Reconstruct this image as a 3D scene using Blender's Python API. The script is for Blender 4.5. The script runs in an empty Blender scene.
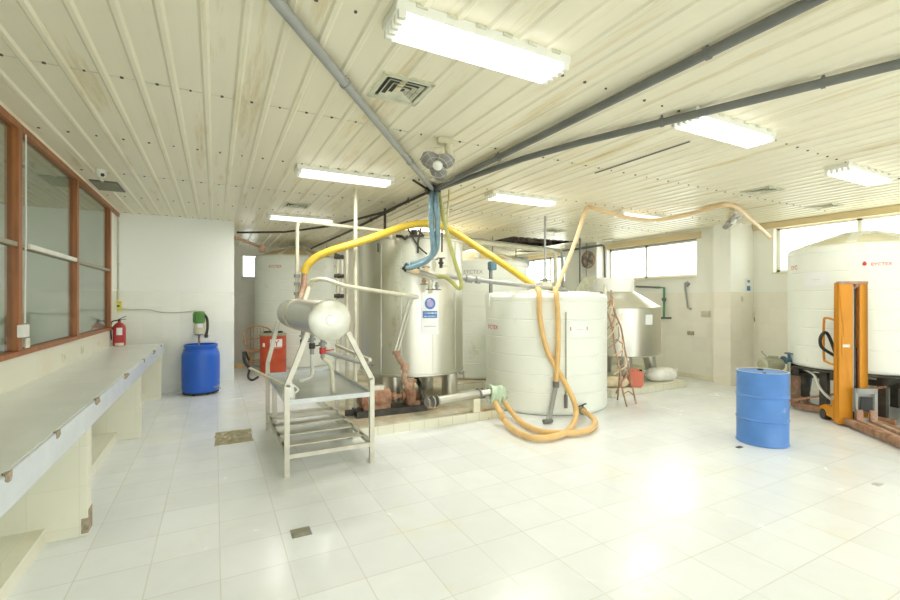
import bpy, bmesh, math, random
from mathutils import Vector, Matrix
random.seed(7)
sc = bpy.context.scene
COL = sc.collection
PI = math.pi
CH = 3.05            # ceiling height
EYE = 1.6
F = 445.6            # focal length in pixels of a 900 wide frame
YAW = math.radians(27.8)
fwd = Vector((math.sin(YAW), math.cos(YAW), 0)); rgt = Vector((math.cos(YAW), -math.sin(YAW), 0))

# ---- measuring helpers: a point of the room from a sight line and a known plane
def ray(px, py): return fwd * F + rgt * (px - 450) + Vector((0, 0, 300 - py))
def atd(px, py, d): return Vector((0, 0, EYE)) + ray(px, py) * (d / F)
def onz(px, py, z): r = ray(px, py); return Vector((0, 0, EYE)) + r * ((z - EYE) / r.z)
def onx(px, py, x): r = ray(px, py); return Vector((0, 0, EYE)) + r * (x / r.x)
def ony(px, py, y): r = ray(px, py); return Vector((0, 0, EYE)) + r * (y / r.y)
def oncyl(px, py, c, R):
    r = ray(px, py); a = r.x**2 + r.y**2; b = -2 * (r.x * c[0] + r.y * c[1]); k = c[0]**2 + c[1]**2 - R * R
    D = max(b * b - 4 * a * k, 0); t = (-b - math.sqrt(D)) / (2 * a)
    return Vector((0, 0, EYE)) + r * t

# ---- materials
def mat(name, col, rough=.5, metal=0, var=.06, vscale=6, bump=0, bscale=30, dirt=None, dirt_amt=0, dirt_scale=3, stretch=(1, 1, 1), spec=.5, coat=0):
    m = bpy.data.materials.new(name); m.use_nodes = True
    nt = m.node_tree; N = nt.nodes; L = nt.links; b = N['Principled BSDF']
    tc = N.new('ShaderNodeTexCoord'); mp = N.new('ShaderNodeMapping'); mp.inputs['Scale'].default_value = stretch
    L.new(tc.outputs['Object'], mp.inputs['Vector'])
    n = N.new('ShaderNodeTexNoise'); n.inputs['Scale'].default_value = vscale; n.inputs['Detail'].default_value = 5
    L.new(mp.outputs[0], n.inputs['Vector'])
    rp = N.new('ShaderNodeValToRGB')
    lo = [max(0, c * (1 - var)) for c in col]; hi = [min(1, c * (1 + var)) for c in col]
    rp.color_ramp.elements[0].position = .3; rp.color_ramp.elements[1].position = .7
    rp.color_ramp.elements[0].color = (*lo, 1); rp.color_ramp.elements[1].color = (*hi, 1)
    L.new(n.outputs[0], rp.inputs[0]); out = rp.outputs[0]
    if dirt:
        n2 = N.new('ShaderNodeTexNoise'); n2.inputs['Scale'].default_value = dirt_scale; n2.inputs['Detail'].default_value = 8
        n2.inputs['Roughness'].default_value = .7
        L.new(mp.outputs[0], n2.inputs['Vector'])
        r2 = N.new('ShaderNodeValToRGB'); r2.color_ramp.elements[0].position = .5 + .16 * (1 - dirt_amt * 2); r2.color_ramp.elements[1].position = .72
        L.new(n2.outputs[0], r2.inputs[0])
        mx = N.new('ShaderNodeMixRGB'); mx.inputs[2].default_value = (*dirt, 1)
        L.new(r2.outputs[0], mx.inputs[0]); L.new(out, mx.inputs[1]); out = mx.outputs[0]
    L.new(out, b.inputs['Base Color'])
    b.inputs['Roughness'].default_value = rough; b.inputs['Metallic'].default_value = metal
    b.inputs['Specular IOR Level'].default_value = spec
    if coat: b.inputs['Coat Weight'].default_value = coat
    if bump:
        n3 = N.new('ShaderNodeTexNoise'); n3.inputs['Scale'].default_value = bscale; n3.inputs['Detail'].default_value = 3
        L.new(mp.outputs[0], n3.inputs['Vector'])
        bp = N.new('ShaderNodeBump'); bp.inputs['Strength'].default_value = bump; bp.inputs['Distance'].default_value = .01
        L.new(n3.outputs[0], bp.inputs['Height']); L.new(bp.outputs[0], b.inputs['Normal'])
    return m

def math_node(nt, op, a, b=None):
    n = nt.nodes.new('ShaderNodeMath'); n.operation = op
    for i, v in enumerate((a, b)):
        if v is None: continue
        if isinstance(v, (int, float)): n.inputs[i].default_value = v
        else: nt.links.new(v, n.inputs[i])
    return n.outputs[0]

def tile_mat(name, col, grout, size, axes, off=(0, 0), rough=.2, gw=.02, marble=.03, stains=None, upper=None, upper_z=1.75, bump=.15, gmix=.6, rough_var=0, stain_lo=.56):
    """square tiles on two object axes; above upper_z plain plaster"""
    m = bpy.data.materials.new(name); m.use_nodes = True
    nt = m.node_tree; N = nt.nodes; L = nt.links; b = N['Principled BSDF']
    tc = N.new('ShaderNodeTexCoord'); sp = N.new('ShaderNodeSeparateXYZ'); L.new(tc.outputs['Object'], sp.inputs[0])
    g = None; cells = []
    for ax, o in zip(axes, off):
        u = math_node(nt, 'DIVIDE', math_node(nt, 'SUBTRACT', sp.outputs[ax], o), size)
        fr = math_node(nt, 'FRACT', u); cells.append(math_node(nt, 'FLOOR', u))
        e = math_node(nt, 'LESS_THAN', math_node(nt, 'MINIMUM', fr, math_node(nt, 'SUBTRACT', 1, fr)), gw)
        g = e if g is None else math_node(nt, 'MAXIMUM', g, e)
    cv = N.new('ShaderNodeCombineXYZ'); L.new(cells[0], cv.inputs[0]); L.new(cells[1], cv.inputs[1])
    wn = N.new('ShaderNodeTexWhiteNoise'); L.new(cv.outputs[0], wn.inputs['Vector'])
    nz = N.new('ShaderNodeTexNoise'); nz.inputs['Scale'].default_value = 3.5; nz.inputs['Detail'].default_value = 6; nz.inputs['Distortion'].default_value = 1.2
    L.new(tc.outputs['Object'], nz.inputs['Vector'])
    s = math_node(nt, 'ADD', math_node(nt, 'MULTIPLY', wn.outputs['Value'], .6), math_node(nt, 'MULTIPLY', nz.outputs[0], .8))
    rp = N.new('ShaderNodeValToRGB'); L.new(s, rp.inputs[0])
    rp.color_ramp.elements[0].position = .35; rp.color_ramp.elements[1].position = 1.
    rp.color_ramp.elements[0].color = (*[c * (1 - marble) for c in col], 1); rp.color_ramp.elements[1].color = (*[min(1, c * (1 + marble)) for c in col], 1)
    out = rp.outputs[0]
    if stains:
        n2 = N.new('ShaderNodeTexNoise'); n2.inputs['Scale'].default_value = 1.1; n2.inputs['Detail'].default_value = 8; n2.inputs['Roughness'].default_value = .65
        L.new(tc.outputs['Object'], n2.inputs['Vector'])
        r2 = N.new('ShaderNodeValToRGB'); r2.color_ramp.elements[0].position = stain_lo; r2.color_ramp.elements[1].position = .8
        r2.color_ramp.elements[1].color = (.75, .75, .75, 1)
        L.new(n2.outputs[0], r2.inputs[0])
        mx = N.new('ShaderNodeMixRGB'); mx.inputs[2].default_value = (*stains, 1); L.new(r2.outputs[0], mx.inputs[0]); L.new(out, mx.inputs[1]); out = mx.outputs[0]
    # grout, broken up along its length
    n4 = N.new('ShaderNodeTexNoise'); n4.inputs['Scale'].default_value = 1.7; n4.inputs['Detail'].default_value = 3; L.new(tc.outputs['Object'], n4.inputs['Vector'])
    gm = math_node(nt, 'MULTIPLY', g, math_node(nt, 'MULTIPLY', n4.outputs[0], gmix * 2))
    mg = N.new('ShaderNodeMixRGB'); mg.inputs[2].default_value = (*grout, 1); L.new(gm, mg.inputs[0]); L.new(out, mg.inputs[1]); out = mg.outputs[0]
    ht = math_node(nt, 'MULTIPLY', g, -1)
    rough_out = None
    if upper:
        up = math_node(nt, 'GREATER_THAN', sp.outputs[2], upper_z)
        mu = N.new('ShaderNodeMixRGB'); mu.inputs[2].default_value = (*upper, 1); L.new(up, mu.inputs[0]); L.new(out, mu.inputs[1]); out = mu.outputs[0]
        rough_out = math_node(nt, 'ADD', math_node(nt, 'MULTIPLY', up, .4), rough)
        ht = math_node(nt, 'MULTIPLY', ht, math_node(nt, 'SUBTRACT', 1, up))
    L.new(out, b.inputs['Base Color'])
    b.inputs['Roughness'].default_value = rough
    if rough_out: L.new(rough_out, b.inputs['Roughness'])
    elif rough_var:
        L.new(math_node(nt, 'ADD', math_node(nt, 'MULTIPLY', nz.outputs[0], rough_var), rough), b.inputs['Roughness'])
    n5 = N.new('ShaderNodeTexNoise'); n5.inputs['Scale'].default_value = 7; L.new(tc.outputs['Object'], n5.inputs['Vector'])
    hh = math_node(nt, 'ADD', ht, math_node(nt, 'MULTIPLY', n5.outputs[0], .5))
    bp = N.new('ShaderNodeBump'); bp.inputs['Strength'].default_value = bump; bp.inputs['Distance'].default_value = .004
    L.new(hh, bp.inputs['Height']); L.new(bp.outputs[0], b.inputs['Normal'])
    return m

def emis(name, col, s):
    m = bpy.data.materials.new(name); m.use_nodes = True; b = m.node_tree.nodes['Principled BSDF']
    b.inputs['Base Color'].default_value = (*col, 1); b.inputs['Emission Color'].default_value = (*col, 1); b.inputs['Emission Strength'].default_value = s
    return m

def glass_mat(name, tint, refl=.12):
    m = bpy.data.materials.new(name); m.use_nodes = True; nt = m.node_tree; N = nt.nodes; N.remove(N['Principled BSDF'])
    tr = N.new('ShaderNodeBsdfTransparent'); tr.inputs[0].default_value = (*tint, 1)
    gl = N.new('ShaderNodeBsdfGlossy'); gl.inputs['Roughness'].default_value = .02
    fr = N.new('ShaderNodeLayerWeight')
    mx = N.new('ShaderNodeMixShader'); nt.links.new(math_node(nt, 'ADD', math_node(nt, 'MULTIPLY', math_node(nt, 'POWER', fr.outputs['Facing'], 4), .6), refl), mx.inputs[0])
    nt.links.new(tr.outputs[0], mx.inputs[1]); nt.links.new(gl.outputs[0], mx.inputs[2])
    nt.links.new(mx.outputs[0], N['Material Output'].inputs[0]); return m

M = dict(
    ceiling=mat('ceiling sheet', (.88, .83, .66), .35, 0, .04, 1.2, .1, 2.5, dirt=(.66, .53, .26), dirt_amt=.34, dirt_scale=2.2, stretch=(3.2, .22, 1)),
    floor=tile_mat('floor tiles', (.81, .845, .86), (.58, .55, .44), .3705, (0, 1), (.027, 2.865), rough=.16, gw=.009, marble=.035, stains=(.80, .77, .60), bump=.35, gmix=.42, rough_var=.16),
    wall_x=tile_mat('left partition tiles', (.80, .81, .68), (.70, .70, .58), .27, (1, 2), (0, .13), rough=.25, gw=.01, upper=(.90, .91, .84), stains=None, bump=.08, gmix=.3),
    wall_y=tile_mat('cross wall tiles', (.87, .89, .82), (.78, .79, .70), .27, (0, 2), (0, .13), rough=.25, gw=.01, upper=(.93, .96, .92), bump=.08, gmix=.3),
    wall_b=tile_mat('back wall tiles', (.84, .78, .70), (.72, .66, .56), .27, (0, 2), (0, .13), rough=.3, gw=.01, upper=(.88, .84, .76), bump=.08, gmix=.3),
    wall_rx=tile_mat('right wall tiles', (.91, .88, .78), (.82, .77, .66), .3, (1, 2), (.1, .25), rough=.25, gw=.009, upper=(.91, .91, .85), stains=(.82, .74, .58), bump=.08, gmix=.35),
    wall_ry=tile_mat('pillar tiles', (.90, .86, .75), (.82, .77, .66), .3, (0, 2), (.1, .25), rough=.25, gw=.009, upper=(.91, .91, .85), stains=(.82, .74, .58), bump=.08, gmix=.35),
    platf=tile_mat('platform tiles', (.78, .77, .62), (.52, .42, .22), .2, (0, 2), (0, -.09), rough=.3, gw=.02, stains=(.66, .50, .22), bump=.2, gmix=.6, stain_lo=.5),
    platt=mat('platform top', (.60, .58, .46), .5, 0, .12, 5, .3, 20, dirt=(.38, .25, .09), dirt_amt=.75, dirt_scale=2.2),
    plaster=mat('white plaster', (.90, .90, .84), .7, 0, .03, 3),
    beam=mat('tan beam', (.74, .60, .36), .5, 0, .05, 2),
    wood=mat('orange brown wood', (.34, .12, .035), .4, 0, .25, 5, .1, 20, stretch=(4, 4, .5)),
    counter=tile_mat('counter tiles', (.74, .79, .76), (.66, .66, .62), .2, (0, 1), (0, 0), rough=.28, gw=.012, marble=.03, bump=.15, gmix=.2),
    fascia=mat('counter fascia', (.66, .71, .76), .3, 0, .05, 6, 0, 30, dirt=(.42, .34, .24), dirt_amt=.06, dirt_scale=5),
    pier=tile_mat('pier tiles', (.80, .79, .66), (.66, .62, .48), .27, (0, 2), (0.02, .07), rough=.3, gw=.01, stains=(.74, .66, .46), bump=.1, gmix=.3),
    chip=mat('bare cement', (.36, .30, .22), .9, 0, .3, 30, .5, 60),
    alu=mat('aluminium rail', (.60, .60, .54), .4, .5, .05),
    tank=mat('white polyethylene', (.86, .89, .82), .38, 0, .025, 2, .05, 8, dirt=(.70, .69, .54), dirt_amt=.12, dirt_scale=2, spec=.5),
    dome=mat('dusty polyethylene', (.74, .62, .38), .5, 0, .08, 4, .05, 8),
    domew=mat('pale dusty dome', (.80, .76, .58), .5, 0, .10, 3),
    steel=mat('brushed steel', (.60, .59, .50), .33, .88, .07, 3, .05, 1.6, dirt=(.50, .43, .28), dirt_amt=.12, dirt_scale=3, stretch=(1, 1, .3)),
    steel2=mat('satin steel', (.56, .56, .50), .33, .85, .06, 4, .08, 4),
    cap=mat('dull end cap steel', (.64, .64, .56), .38, .75, .10, 7, .1, 6),
    frame=mat('painted frame steel', (.62, .60, .50), .42, .35, .10, 6, .1, 30, dirt=(.42, .32, .2), dirt_amt=.08, dirt_scale=6),
    tray=mat('tray steel', (.46, .48, .46), .28, .8, .08, 5, .05, 5),
    pipe=mat('cream painted pipe', (.66, .64, .50), .4, .2, .10, 8),
    white_pipe=mat('white pipe', (.80, .80, .74), .35, 0, .05, 8),
    grey=mat('grey conduit', (.17, .175, .165), .5, .0, .10, 6),
    greyl=mat('light grey pipe', (.36, .37, .35), .45, .1, .08, 6),
    dark=mat('dark iron', (.07, .065, .055), .5, .5, .3, 10),
    black=mat('black rubber', (.02, .02, .02), .5, 0, .2, 10),
    rust=mat('rusted iron', (.34, .18, .11), .8, .2, .35, 14, .5, 40, dirt=(.52, .36, .24), dirt_amt=.6, dirt_scale=9),
    rustp=mat('rusty red paint', (.42, .25, .17), .6, .1, .25, 12, .3, 30, dirt=(.60, .50, .36), dirt_amt=.4, dirt_scale=7),
    yellow=mat('yellow hose', (.66, .46, .05), .4, 0, .08, 10, .15, 60),
    tan=mat('amber hose', (.76, .50, .20), .35, 0, .08, 8, .1, 60),
    tanp=mat('pale amber hose', (.84, .62, .36), .35, 0, .06, 8),
    olive=mat('olive hose', (.50, .50, .18), .35, 0, .08, 8),
    bluehose=mat('clear blue hose', (.20, .33, .40), .2, 0, .12, 20, .1, 60, coat=.5),
    bluep=mat('blue plastic', (.025, .13, .62), .35, 0, .08, 3, .04, 8),
    blues=mat('blue drum paint', (.09, .24, .60), .38, 0, .10, 4, .06, 10, dirt=(.35, .48, .66), dirt_amt=.12, dirt_scale=5),
    drumlid=mat('stained drum lid', (.52, .55, .42), .5, 0, .3, 8, .1, 12, dirt=(.66, .60, .28), dirt_amt=.5, dirt_scale=4),
    red=mat('red paint', (.55, .08, .03), .45, 0, .12, 5, .1, 10, dirt=(.40, .13, .08), dirt_amt=.2, dirt_scale=5),
    redcan=mat('salmon red plastic', (.72, .20, .12), .4, 0, .06, 4),
    redext=mat('extinguisher red', (.48, .04, .05), .3, 0, .08, 4, coat=.3),
    orange=mat('orange lacquer', (.66, .26, .003), .5, 0, .05, 3),
    green=mat('green enamel', (.10, .27, .06), .4, .1, .12, 8),
    greyg=mat('grey green enamel', (.36, .36, .25), .5, .2, .15, 10),
    teal=mat('teal valve', (.09, .18, .24), .4, .3, .2, 20),
    rag=mat('pale green rag', (.56, .70, .52), .9, 0, .15, 10, .5, 25),
    sack=mat('woven sack', (.82, .82, .76), .8, 0, .08, 12, .4, 30),
    sackc=mat('beige sack', (.68, .58, .40), .8, 0, .15, 12, .4, 30),
    rattan=mat('bent cane', (.52, .28, .12), .45, 0, .15, 8),
    paper=mat('white placard', (.86, .88, .88), .4, 0, .02, 5),
    signblue=mat('sign blue', (.07, .20, .52), .4, 0, .05, 5),
    signpink=mat('sign violet', (.42, .34, .60), .4, 0, .1, 30),
    inkred=mat('red print', (.62, .06, .05), .5, 0, .05, 5),
    inkgrey=mat('grey print', (.38, .40, .42), .5, 0, .05, 5),
    lampw=mat('lamp housing', (.84, .84, .76), .4, 0, .04, 5),
    vent=mat('vent enamel', (.66, .66, .52), .5, 0, .12, 12, dirt=(.4, .34, .22), dirt_amt=.3, dirt_scale=8),
    ventd=mat('vent dark', (.10, .095, .08), .8, 0, .2, 10),
    fanw=mat('fan casing', (.72, .68, .50), .45, 0, .08, 6),
    fanb=mat('fan blade', (.30, .29, .28), .3, 0, .1, 8),
    yel=mat('yellow socket', (.75, .68, .12), .5, 0, .1, 8),
    socket=mat('ivory socket', (.78, .76, .62), .4, 0, .05, 8),
    drain=mat('drain steel', (.33, .32, .29), .5, .6, .3, 14, .4, 40),
    broken=mat('broken screed', (.40, .35, .22), .9, 0, .3, 12, .6, 30, dirt=(.55, .52, .40), dirt_amt=.5, dirt_scale=9),
    concrete=mat('yard bounce concrete', (.78, .77, .70), .9, 0, .06, 3),  # kept pale so the unseen yard throws daylight up to the ceiling
    hole=mat('bare roof void', (.13, .10, .07), .9, 0, .6, 6, .6, 12, dirt=(.42, .36, .27), dirt_amt=.4, dirt_scale=4),
    lens=emis('lamp diffuser', (1, 1, .97), 3.0),
    glass=glass_mat('partition glass', (.86, .90, .86), .10),
    wglass=glass_mat('window glass', (.97, .99, .98), .04),
)

# ---- mesh builder
def catmull(p, n=6, closed=False):
    p = [Vector(q) for q in p]; out = []
    for i in range(len(p) - 1):
        a = p[i - 1] if i else p[0] * 2 - p[1]; b, c = p[i], p[i + 1]; d = p[i + 2] if i + 2 < len(p) else p[-1] * 2 - p[-2]
        for k in range(n):
            t = k / n
            out.append(.5 * (2 * b + (c - a) * t + (2 * a - 5 * b + 4 * c - d) * t * t + (3 * b - a - 3 * c + d) * t**3))
    out.append(p[-1]); return out

MW = {}
class MB:
    def __init__(s): s.v = []; s.f = []
    def add(s, vs, fs):
        o = len(s.v); s.v += [Vector(v) for v in vs]; s.f += [[i + o for i in f] for f in fs]; return s
    def box(s, x0, x1, y0, y1, z0, z1, R=None, c=None):
        vs = [Vector((x, y, z)) for x in (x0, x1) for y in (y0, y1) for z in (z0, z1)]
        if R is not None:
            c = Vector(c) if c is not None else Vector(((x0 + x1) / 2, (y0 + y1) / 2, (z0 + z1) / 2))
            vs = [c + R @ (v - c) for v in vs]
        return s.add(vs, [(0, 1, 3, 2), (4, 6, 7, 5), (0, 4, 5, 1), (2, 3, 7, 6), (0, 2, 6, 4), (1, 5, 7, 3)])
    def bar(s, a, b, w, h=None, up=(0, 0, 1)):
        a, b = Vector(a), Vector(b); h = h or w; d = (b - a).normalized(); up = Vector(up)
        if abs(d.dot(up)) > .98: up = Vector((1, 0, 0))
        x = d.cross(up).normalized() * (w / 2); y = x.cross(d).normalized() * (h / 2)
        return s.add([p + i * x + j * y for p in (a, b) for i, j in ((-1, -1), (1, -1), (1, 1), (-1, 1))],
                     [(3, 2, 1, 0), (4, 5, 6, 7), (0, 1, 5, 4), (1, 2, 6, 5), (2, 3, 7, 6), (3, 0, 4, 7)])
    def tube(s, pts, r, seg=10, smooth=0, cap=True):
        p = catmull(pts, smooth) if smooth else [Vector(q) for q in pts]
        n = len(p); rs = r if isinstance(r, (list, tuple)) else None
        t0 = (p[1] - p[0]).normalized(); u = t0.cross(Vector((0, 0, 1)))
        if u.length < .1: u = t0.cross(Vector((1, 0, 0)))
        u.normalize(); vs = []
        for i in range(n):
            t = (p[min(i + 1, n - 1)] - p[max(i - 1, 0)])
            if t.length < 1e-9: t = t0
            t.normalize(); u = (u - t * u.dot(t)).normalized(); w = t.cross(u)
            rr = rs[min(i, len(rs) - 1)] if rs else r
            for k in range(seg):
                a = 2 * PI * k / seg; vs.append(p[i] + (u * math.cos(a) + w * math.sin(a)) * rr)
        fs = [(i * seg + k, i * seg + (k + 1) % seg, (i + 1) * seg + (k + 1) % seg, (i + 1) * seg + k) for i in range(n - 1) for k in range(seg)]
        if cap: fs += [tuple(range(seg))[::-1], tuple((n - 1) * seg + k for k in range(seg))]
        return s.add(vs, fs)
    def cyl(s, a, b, r, seg=16, r2=None): return s.tube([a, b], [r, r if r2 is None else r2], seg)
    def lathe(s, prof, c, seg=48, axis=None, cap=True):
        c = Vector(c); A = Vector(axis or (0, 0, 1)).normalized()
        q = Vector((0, 0, 1)).rotation_difference(A).to_matrix(); vs = []
        for r, z in prof:
            for k in range(seg):
                a = 2 * PI * k / seg; vs.append(c + q @ Vector((r * math.cos(a), r * math.sin(a), z)))
        n = len(prof)
        fs = [(i * seg + k, i * seg + (k + 1) % seg, (i + 1) * seg + (k + 1) % seg, (i + 1) * seg + k) for i in range(n - 1) for k in range(seg)]
        if cap and prof[0][0] > 1e-6: fs.append(tuple(range(seg))[::-1])
        if cap and prof[-1][0] > 1e-6: fs.append(tuple((n - 1) * seg + k for k in range(seg)))
        return s.add(vs, fs)
    def torus(s, c, R, r, axis=(0, 0, 1), seg=32, a0=0, a1=2 * PI):
        A = Vector(axis).normalized(); q = Vector((0, 0, 1)).rotation_difference(A).to_matrix(); c = Vector(c)
        full = abs(a1 - a0 - 2 * PI) < 1e-4
        pts = [c + q @ Vector((R * math.cos(a0 + (a1 - a0) * k / seg), R * math.sin(a0 + (a1 - a0) * k / seg), 0)) for k in range(seg + 1)]
        return s.tube(pts, r, 8, cap=not full)
    def prism(s, pts, off):
        n = len(pts); off = Vector(off); p = [Vector(q) for q in pts]
        return s.add(p + [q + off for q in p], [tuple(range(n))[::-1], tuple(range(n, 2 * n))] + [(i, (i + 1) % n, n + (i + 1) % n, n + i) for i in range(n)])
    def build(s, name, m, parent=None, local=False, bevel=0, sharp=35, sub=0):
        me = bpy.data.meshes.new(name)
        vs = s.v
        if parent is not None and not local:
            inv = MW[parent.name].inverted(); vs = [inv @ v for v in vs]
        me.from_pydata([tuple(v) for v in vs], [], s.f)
        bm = bmesh.new(); bm.from_mesh(me); bmesh.ops.remove_doubles(bm, verts=bm.verts, dist=1e-5)
        bmesh.ops.recalc_face_normals(bm, faces=bm.faces)
        if bevel:
            es = [e for e in bm.edges if len(e.link_faces) == 2 and e.calc_face_angle(0) > .6]
            bmesh.ops.bevel(bm, geom=es, offset=bevel, segments=2, affect='EDGES', clamp_overlap=True)
        bm.to_mesh(me); bm.free()
        me.polygons.foreach_set('use_smooth', [True] * len(me.polygons)); me.set_sharp_from_angle(angle=math.radians(sharp))
        me.materials.append(m if not isinstance(m, str) else M[m])
        o = bpy.data.objects.new(name, me); COL.objects.link(o)
        if parent is not None: o.parent = parent; MW[o.name] = MW[parent.name].copy()
        else: MW[o.name] = Matrix.Identity(4)
        return o

def tag(o, label=None, cat=None, group=None, kind=None):
    if label: o['label'] = label
    if cat: o['category'] = cat
    if group: o['group'] = group
    if kind: o['kind'] = kind
    return o
def thing(name, label, cat, loc, rz=0, group=None):
    o = bpy.data.objects.new(name, None); COL.objects.link(o); o.empty_display_size = .1
    o.location = loc; o.rotation_euler = (0, 0, rz)
    MW[o.name] = Matrix.Translation(Vector(loc)) @ Matrix.Rotation(rz, 4, 'Z')
    return tag(o, label, cat, group)
def dup(root, loc, rz, label, group=None, scale=None):
    def cp(o, par):
        c = o.copy(); COL.objects.link(c)
        if par is not None: c.parent = par
        for ch in o.children: cp(ch, c)
        return c
    r = cp(root, None); r.location = loc; r.rotation_euler = (0, 0, rz)
    if scale: r.scale = scale
    tag(r, label, root['category'], group or root.get('group')); MW[r.name] = Matrix.Translation(Vector(loc)) @ Matrix.Rotation(rz, 4, 'Z')
    return r
def struct(name, mb, m, label=None, parent=None, bevel=0):
    o = mb.build(name, m, parent, bevel=bevel)
    if parent is None: tag(o, label, None, kind='structure')
    return o
def text_mesh(s, size):
    cu = bpy.data.curves.new('lettering', 'FONT'); cu.body = s; cu.size = size; cu.align_x = 'CENTER'; cu.align_y = 'CENTER'; cu.extrude = .0
    cu.resolution_u = 3
    o = bpy.data.objects.new('lettering', cu); COL.objects.link(o)
    bpy.context.view_layer.update()
    me = bpy.data.meshes.new_from_object(o.evaluated_get(bpy.context.evaluated_depsgraph_get()))
    vs = [v.co.copy() for v in me.vertices]; fs = [tuple(p.vertices) for p in me.polygons]
    bpy.data.objects.remove(o); bpy.data.curves.remove(cu); bpy.data.meshes.remove(me)
    return vs, fs
def wrap(vs, c, R, ang, z):      # x,y of flat lettering bent round a vertical cylinder, ang = outward direction
    return [Vector((c[0] + R * math.cos(ang + v.x / R), c[1] + R * math.sin(ang + v.x / R), z + v.y)) for v in vs]
def flat(vs, p, u, w): u = Vector(u); w = Vector(w); return [Vector(p) + u * v.x + w * v.y for v in vs]
def cyl_text(name, s, size, c, R, ang, z, m, parent):
    vs, fs = text_mesh(s, size); mb = MB()
    for v in vs: v.x *= 1.0
    mb.add(wrap(vs, c, R, ang, z), fs); return mb.build(name, m, parent)
def cyl_patch(c, R, ang, w, z0, z1, th=.004, n=8):
    mb = MB(); a0, a1 = ang - w / 2 / R, ang + w / 2 / R; vs = []
    for i in range(n + 1):
        a = a0 + (a1 - a0) * i / n
        for r in (R, R + th):
            for z in (z0, z1): vs.append((c[0] + r * math.cos(a), c[1] + r * math.sin(a), z))
    fs = [(0, 1, 3, 2), tuple(4 * n + k for k in (0, 2, 3, 1))]
    for i in range(n):
        b = 4 * i
        fs += [(b, b + 4, b + 5, b + 1), (b + 2, b + 3, b + 7, b + 6), (b, b + 2, b + 6, b + 4), (b + 1, b + 5, b + 7, b + 3)]
    return mb.add(vs, fs)
def ang_of(p, c): return math.atan2(p.y - c[1], p.x - c[0])

# =====================================================================  SETTING
XL, XR, XR2, YB, YP, YN = -1.43, 8.7, 9.2, 13.1, 9.1, -4.0
HX0, HX1, HY0, HY1 = 6.0, 7.9, 8.3, 9.5       # where ceiling sheets are missing
struct('floor', MB().box(-4.6, 9.7, YN, 13.4, -.1, 0), 'floor', 'white tiled floor')
# ribbed ceiling sheets: profile along x extruded along y
def ceil_strip(mb, x0, x1, y0, y1):
    P = .1935; X = [x0]; k = math.floor((x0 + .053) / P) - 1
    prof = []
    while True:
        c = -.053 + k * P
        if c > x1 + P: break
        prof += [(c - .026, CH), (c - .012, CH - .012), (c + .012, CH - .012), (c + .026, CH)]; k += 1
    prof = [(x, z) for x, z in prof if x0 < x < x1]
    prof = [(x0, CH)] + prof + [(x1, CH)]
    ny = max(1, int((y1 - y0) / 4)); vs = []; n = len(prof)
    for j in range(ny + 1):
        for x, z in prof: vs.append((x, y0 + (y1 - y0) * j / ny, z))
    fs = [(j * n + i, j * n + i + 1, (j + 1) * n + i + 1, (j + 1) * n + i) for j in range(ny) for i in range(n - 1)]
    mb.add(vs, fs)
cm = MB(); ceil_strip(cm, -4.6, HX0, YN, 13.4); ceil_strip(cm, HX0, HX1, YN, HY0); ceil_strip(cm, HX0, HX1, HY1, 13.4); ceil_strip(cm, HX1, 9.7, YN, 13.4)
ceil = struct('ceiling', cm, 'ceiling', 'ribbed cream sheet ceiling')
sm = MB()
for j in range(9):
    y = 2.2 + 1.36 * j
    for i in range(-7, 46):
        x = -.053 + (i + .5) * .1935
        if HX0 < x < HX1 and HY0 < y < HY1: continue
        sm.cyl((x, y, CH - .008), (x, y, CH + .001), .011 if (i + j) % 3 else .008, 6)
so = sm.build('screw', 'ventd', ceil); tag(so, kind='stuff')
jm = MB()
for y in (3.56, 6.28):
    for i in range(-7, 20):
        if i == 8: continue
        jm.box(-.053 + i * .1935 + .028, -.053 + (i + 1) * .1935 - .028, y + random.uniform(-.004, .004), y + .009, CH - .003, CH)
o = jm.build('sheet_joint', 'vent', ceil); tag(o, kind='stuff')
# void above the missing sheets
struct('trim_1', MB().box(HX0 - .3, HX1 + .3, HY0 - .3, HY1 + .3, CH + .42, CH + .46).box(HX0 - .3, HX0 - .26, HY0 - .3, HY1 + .3, CH + .01, CH + .42).box(HX1 + .26, HX1 + .3, HY0 - .3, HY1 + .3, CH + .01, CH + .42)
       .box(HX0 - .3, HX1 + .3, HY0 - .3, HY0 - .26, CH + .01, CH + .42).box(HX0 - .3, HX1 + .3, HY1 + .26, HY1 + .3, CH + .01, CH + .42)
       .bar((HX0, 8.7, CH + .1), (HX1, 8.7, CH + .1), .06, .1).bar((HX0, 9.2, CH + .1), (HX1, 9.2, CH + .1), .06, .1), 'hole', 'dark roof void above missing ceiling sheets')
# walls
struct('wall_partition', MB().box(-4.6, .31, YP, YB + .2, 0, CH), 'wall_y', 'white partition wall with tiled lower half')
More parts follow.
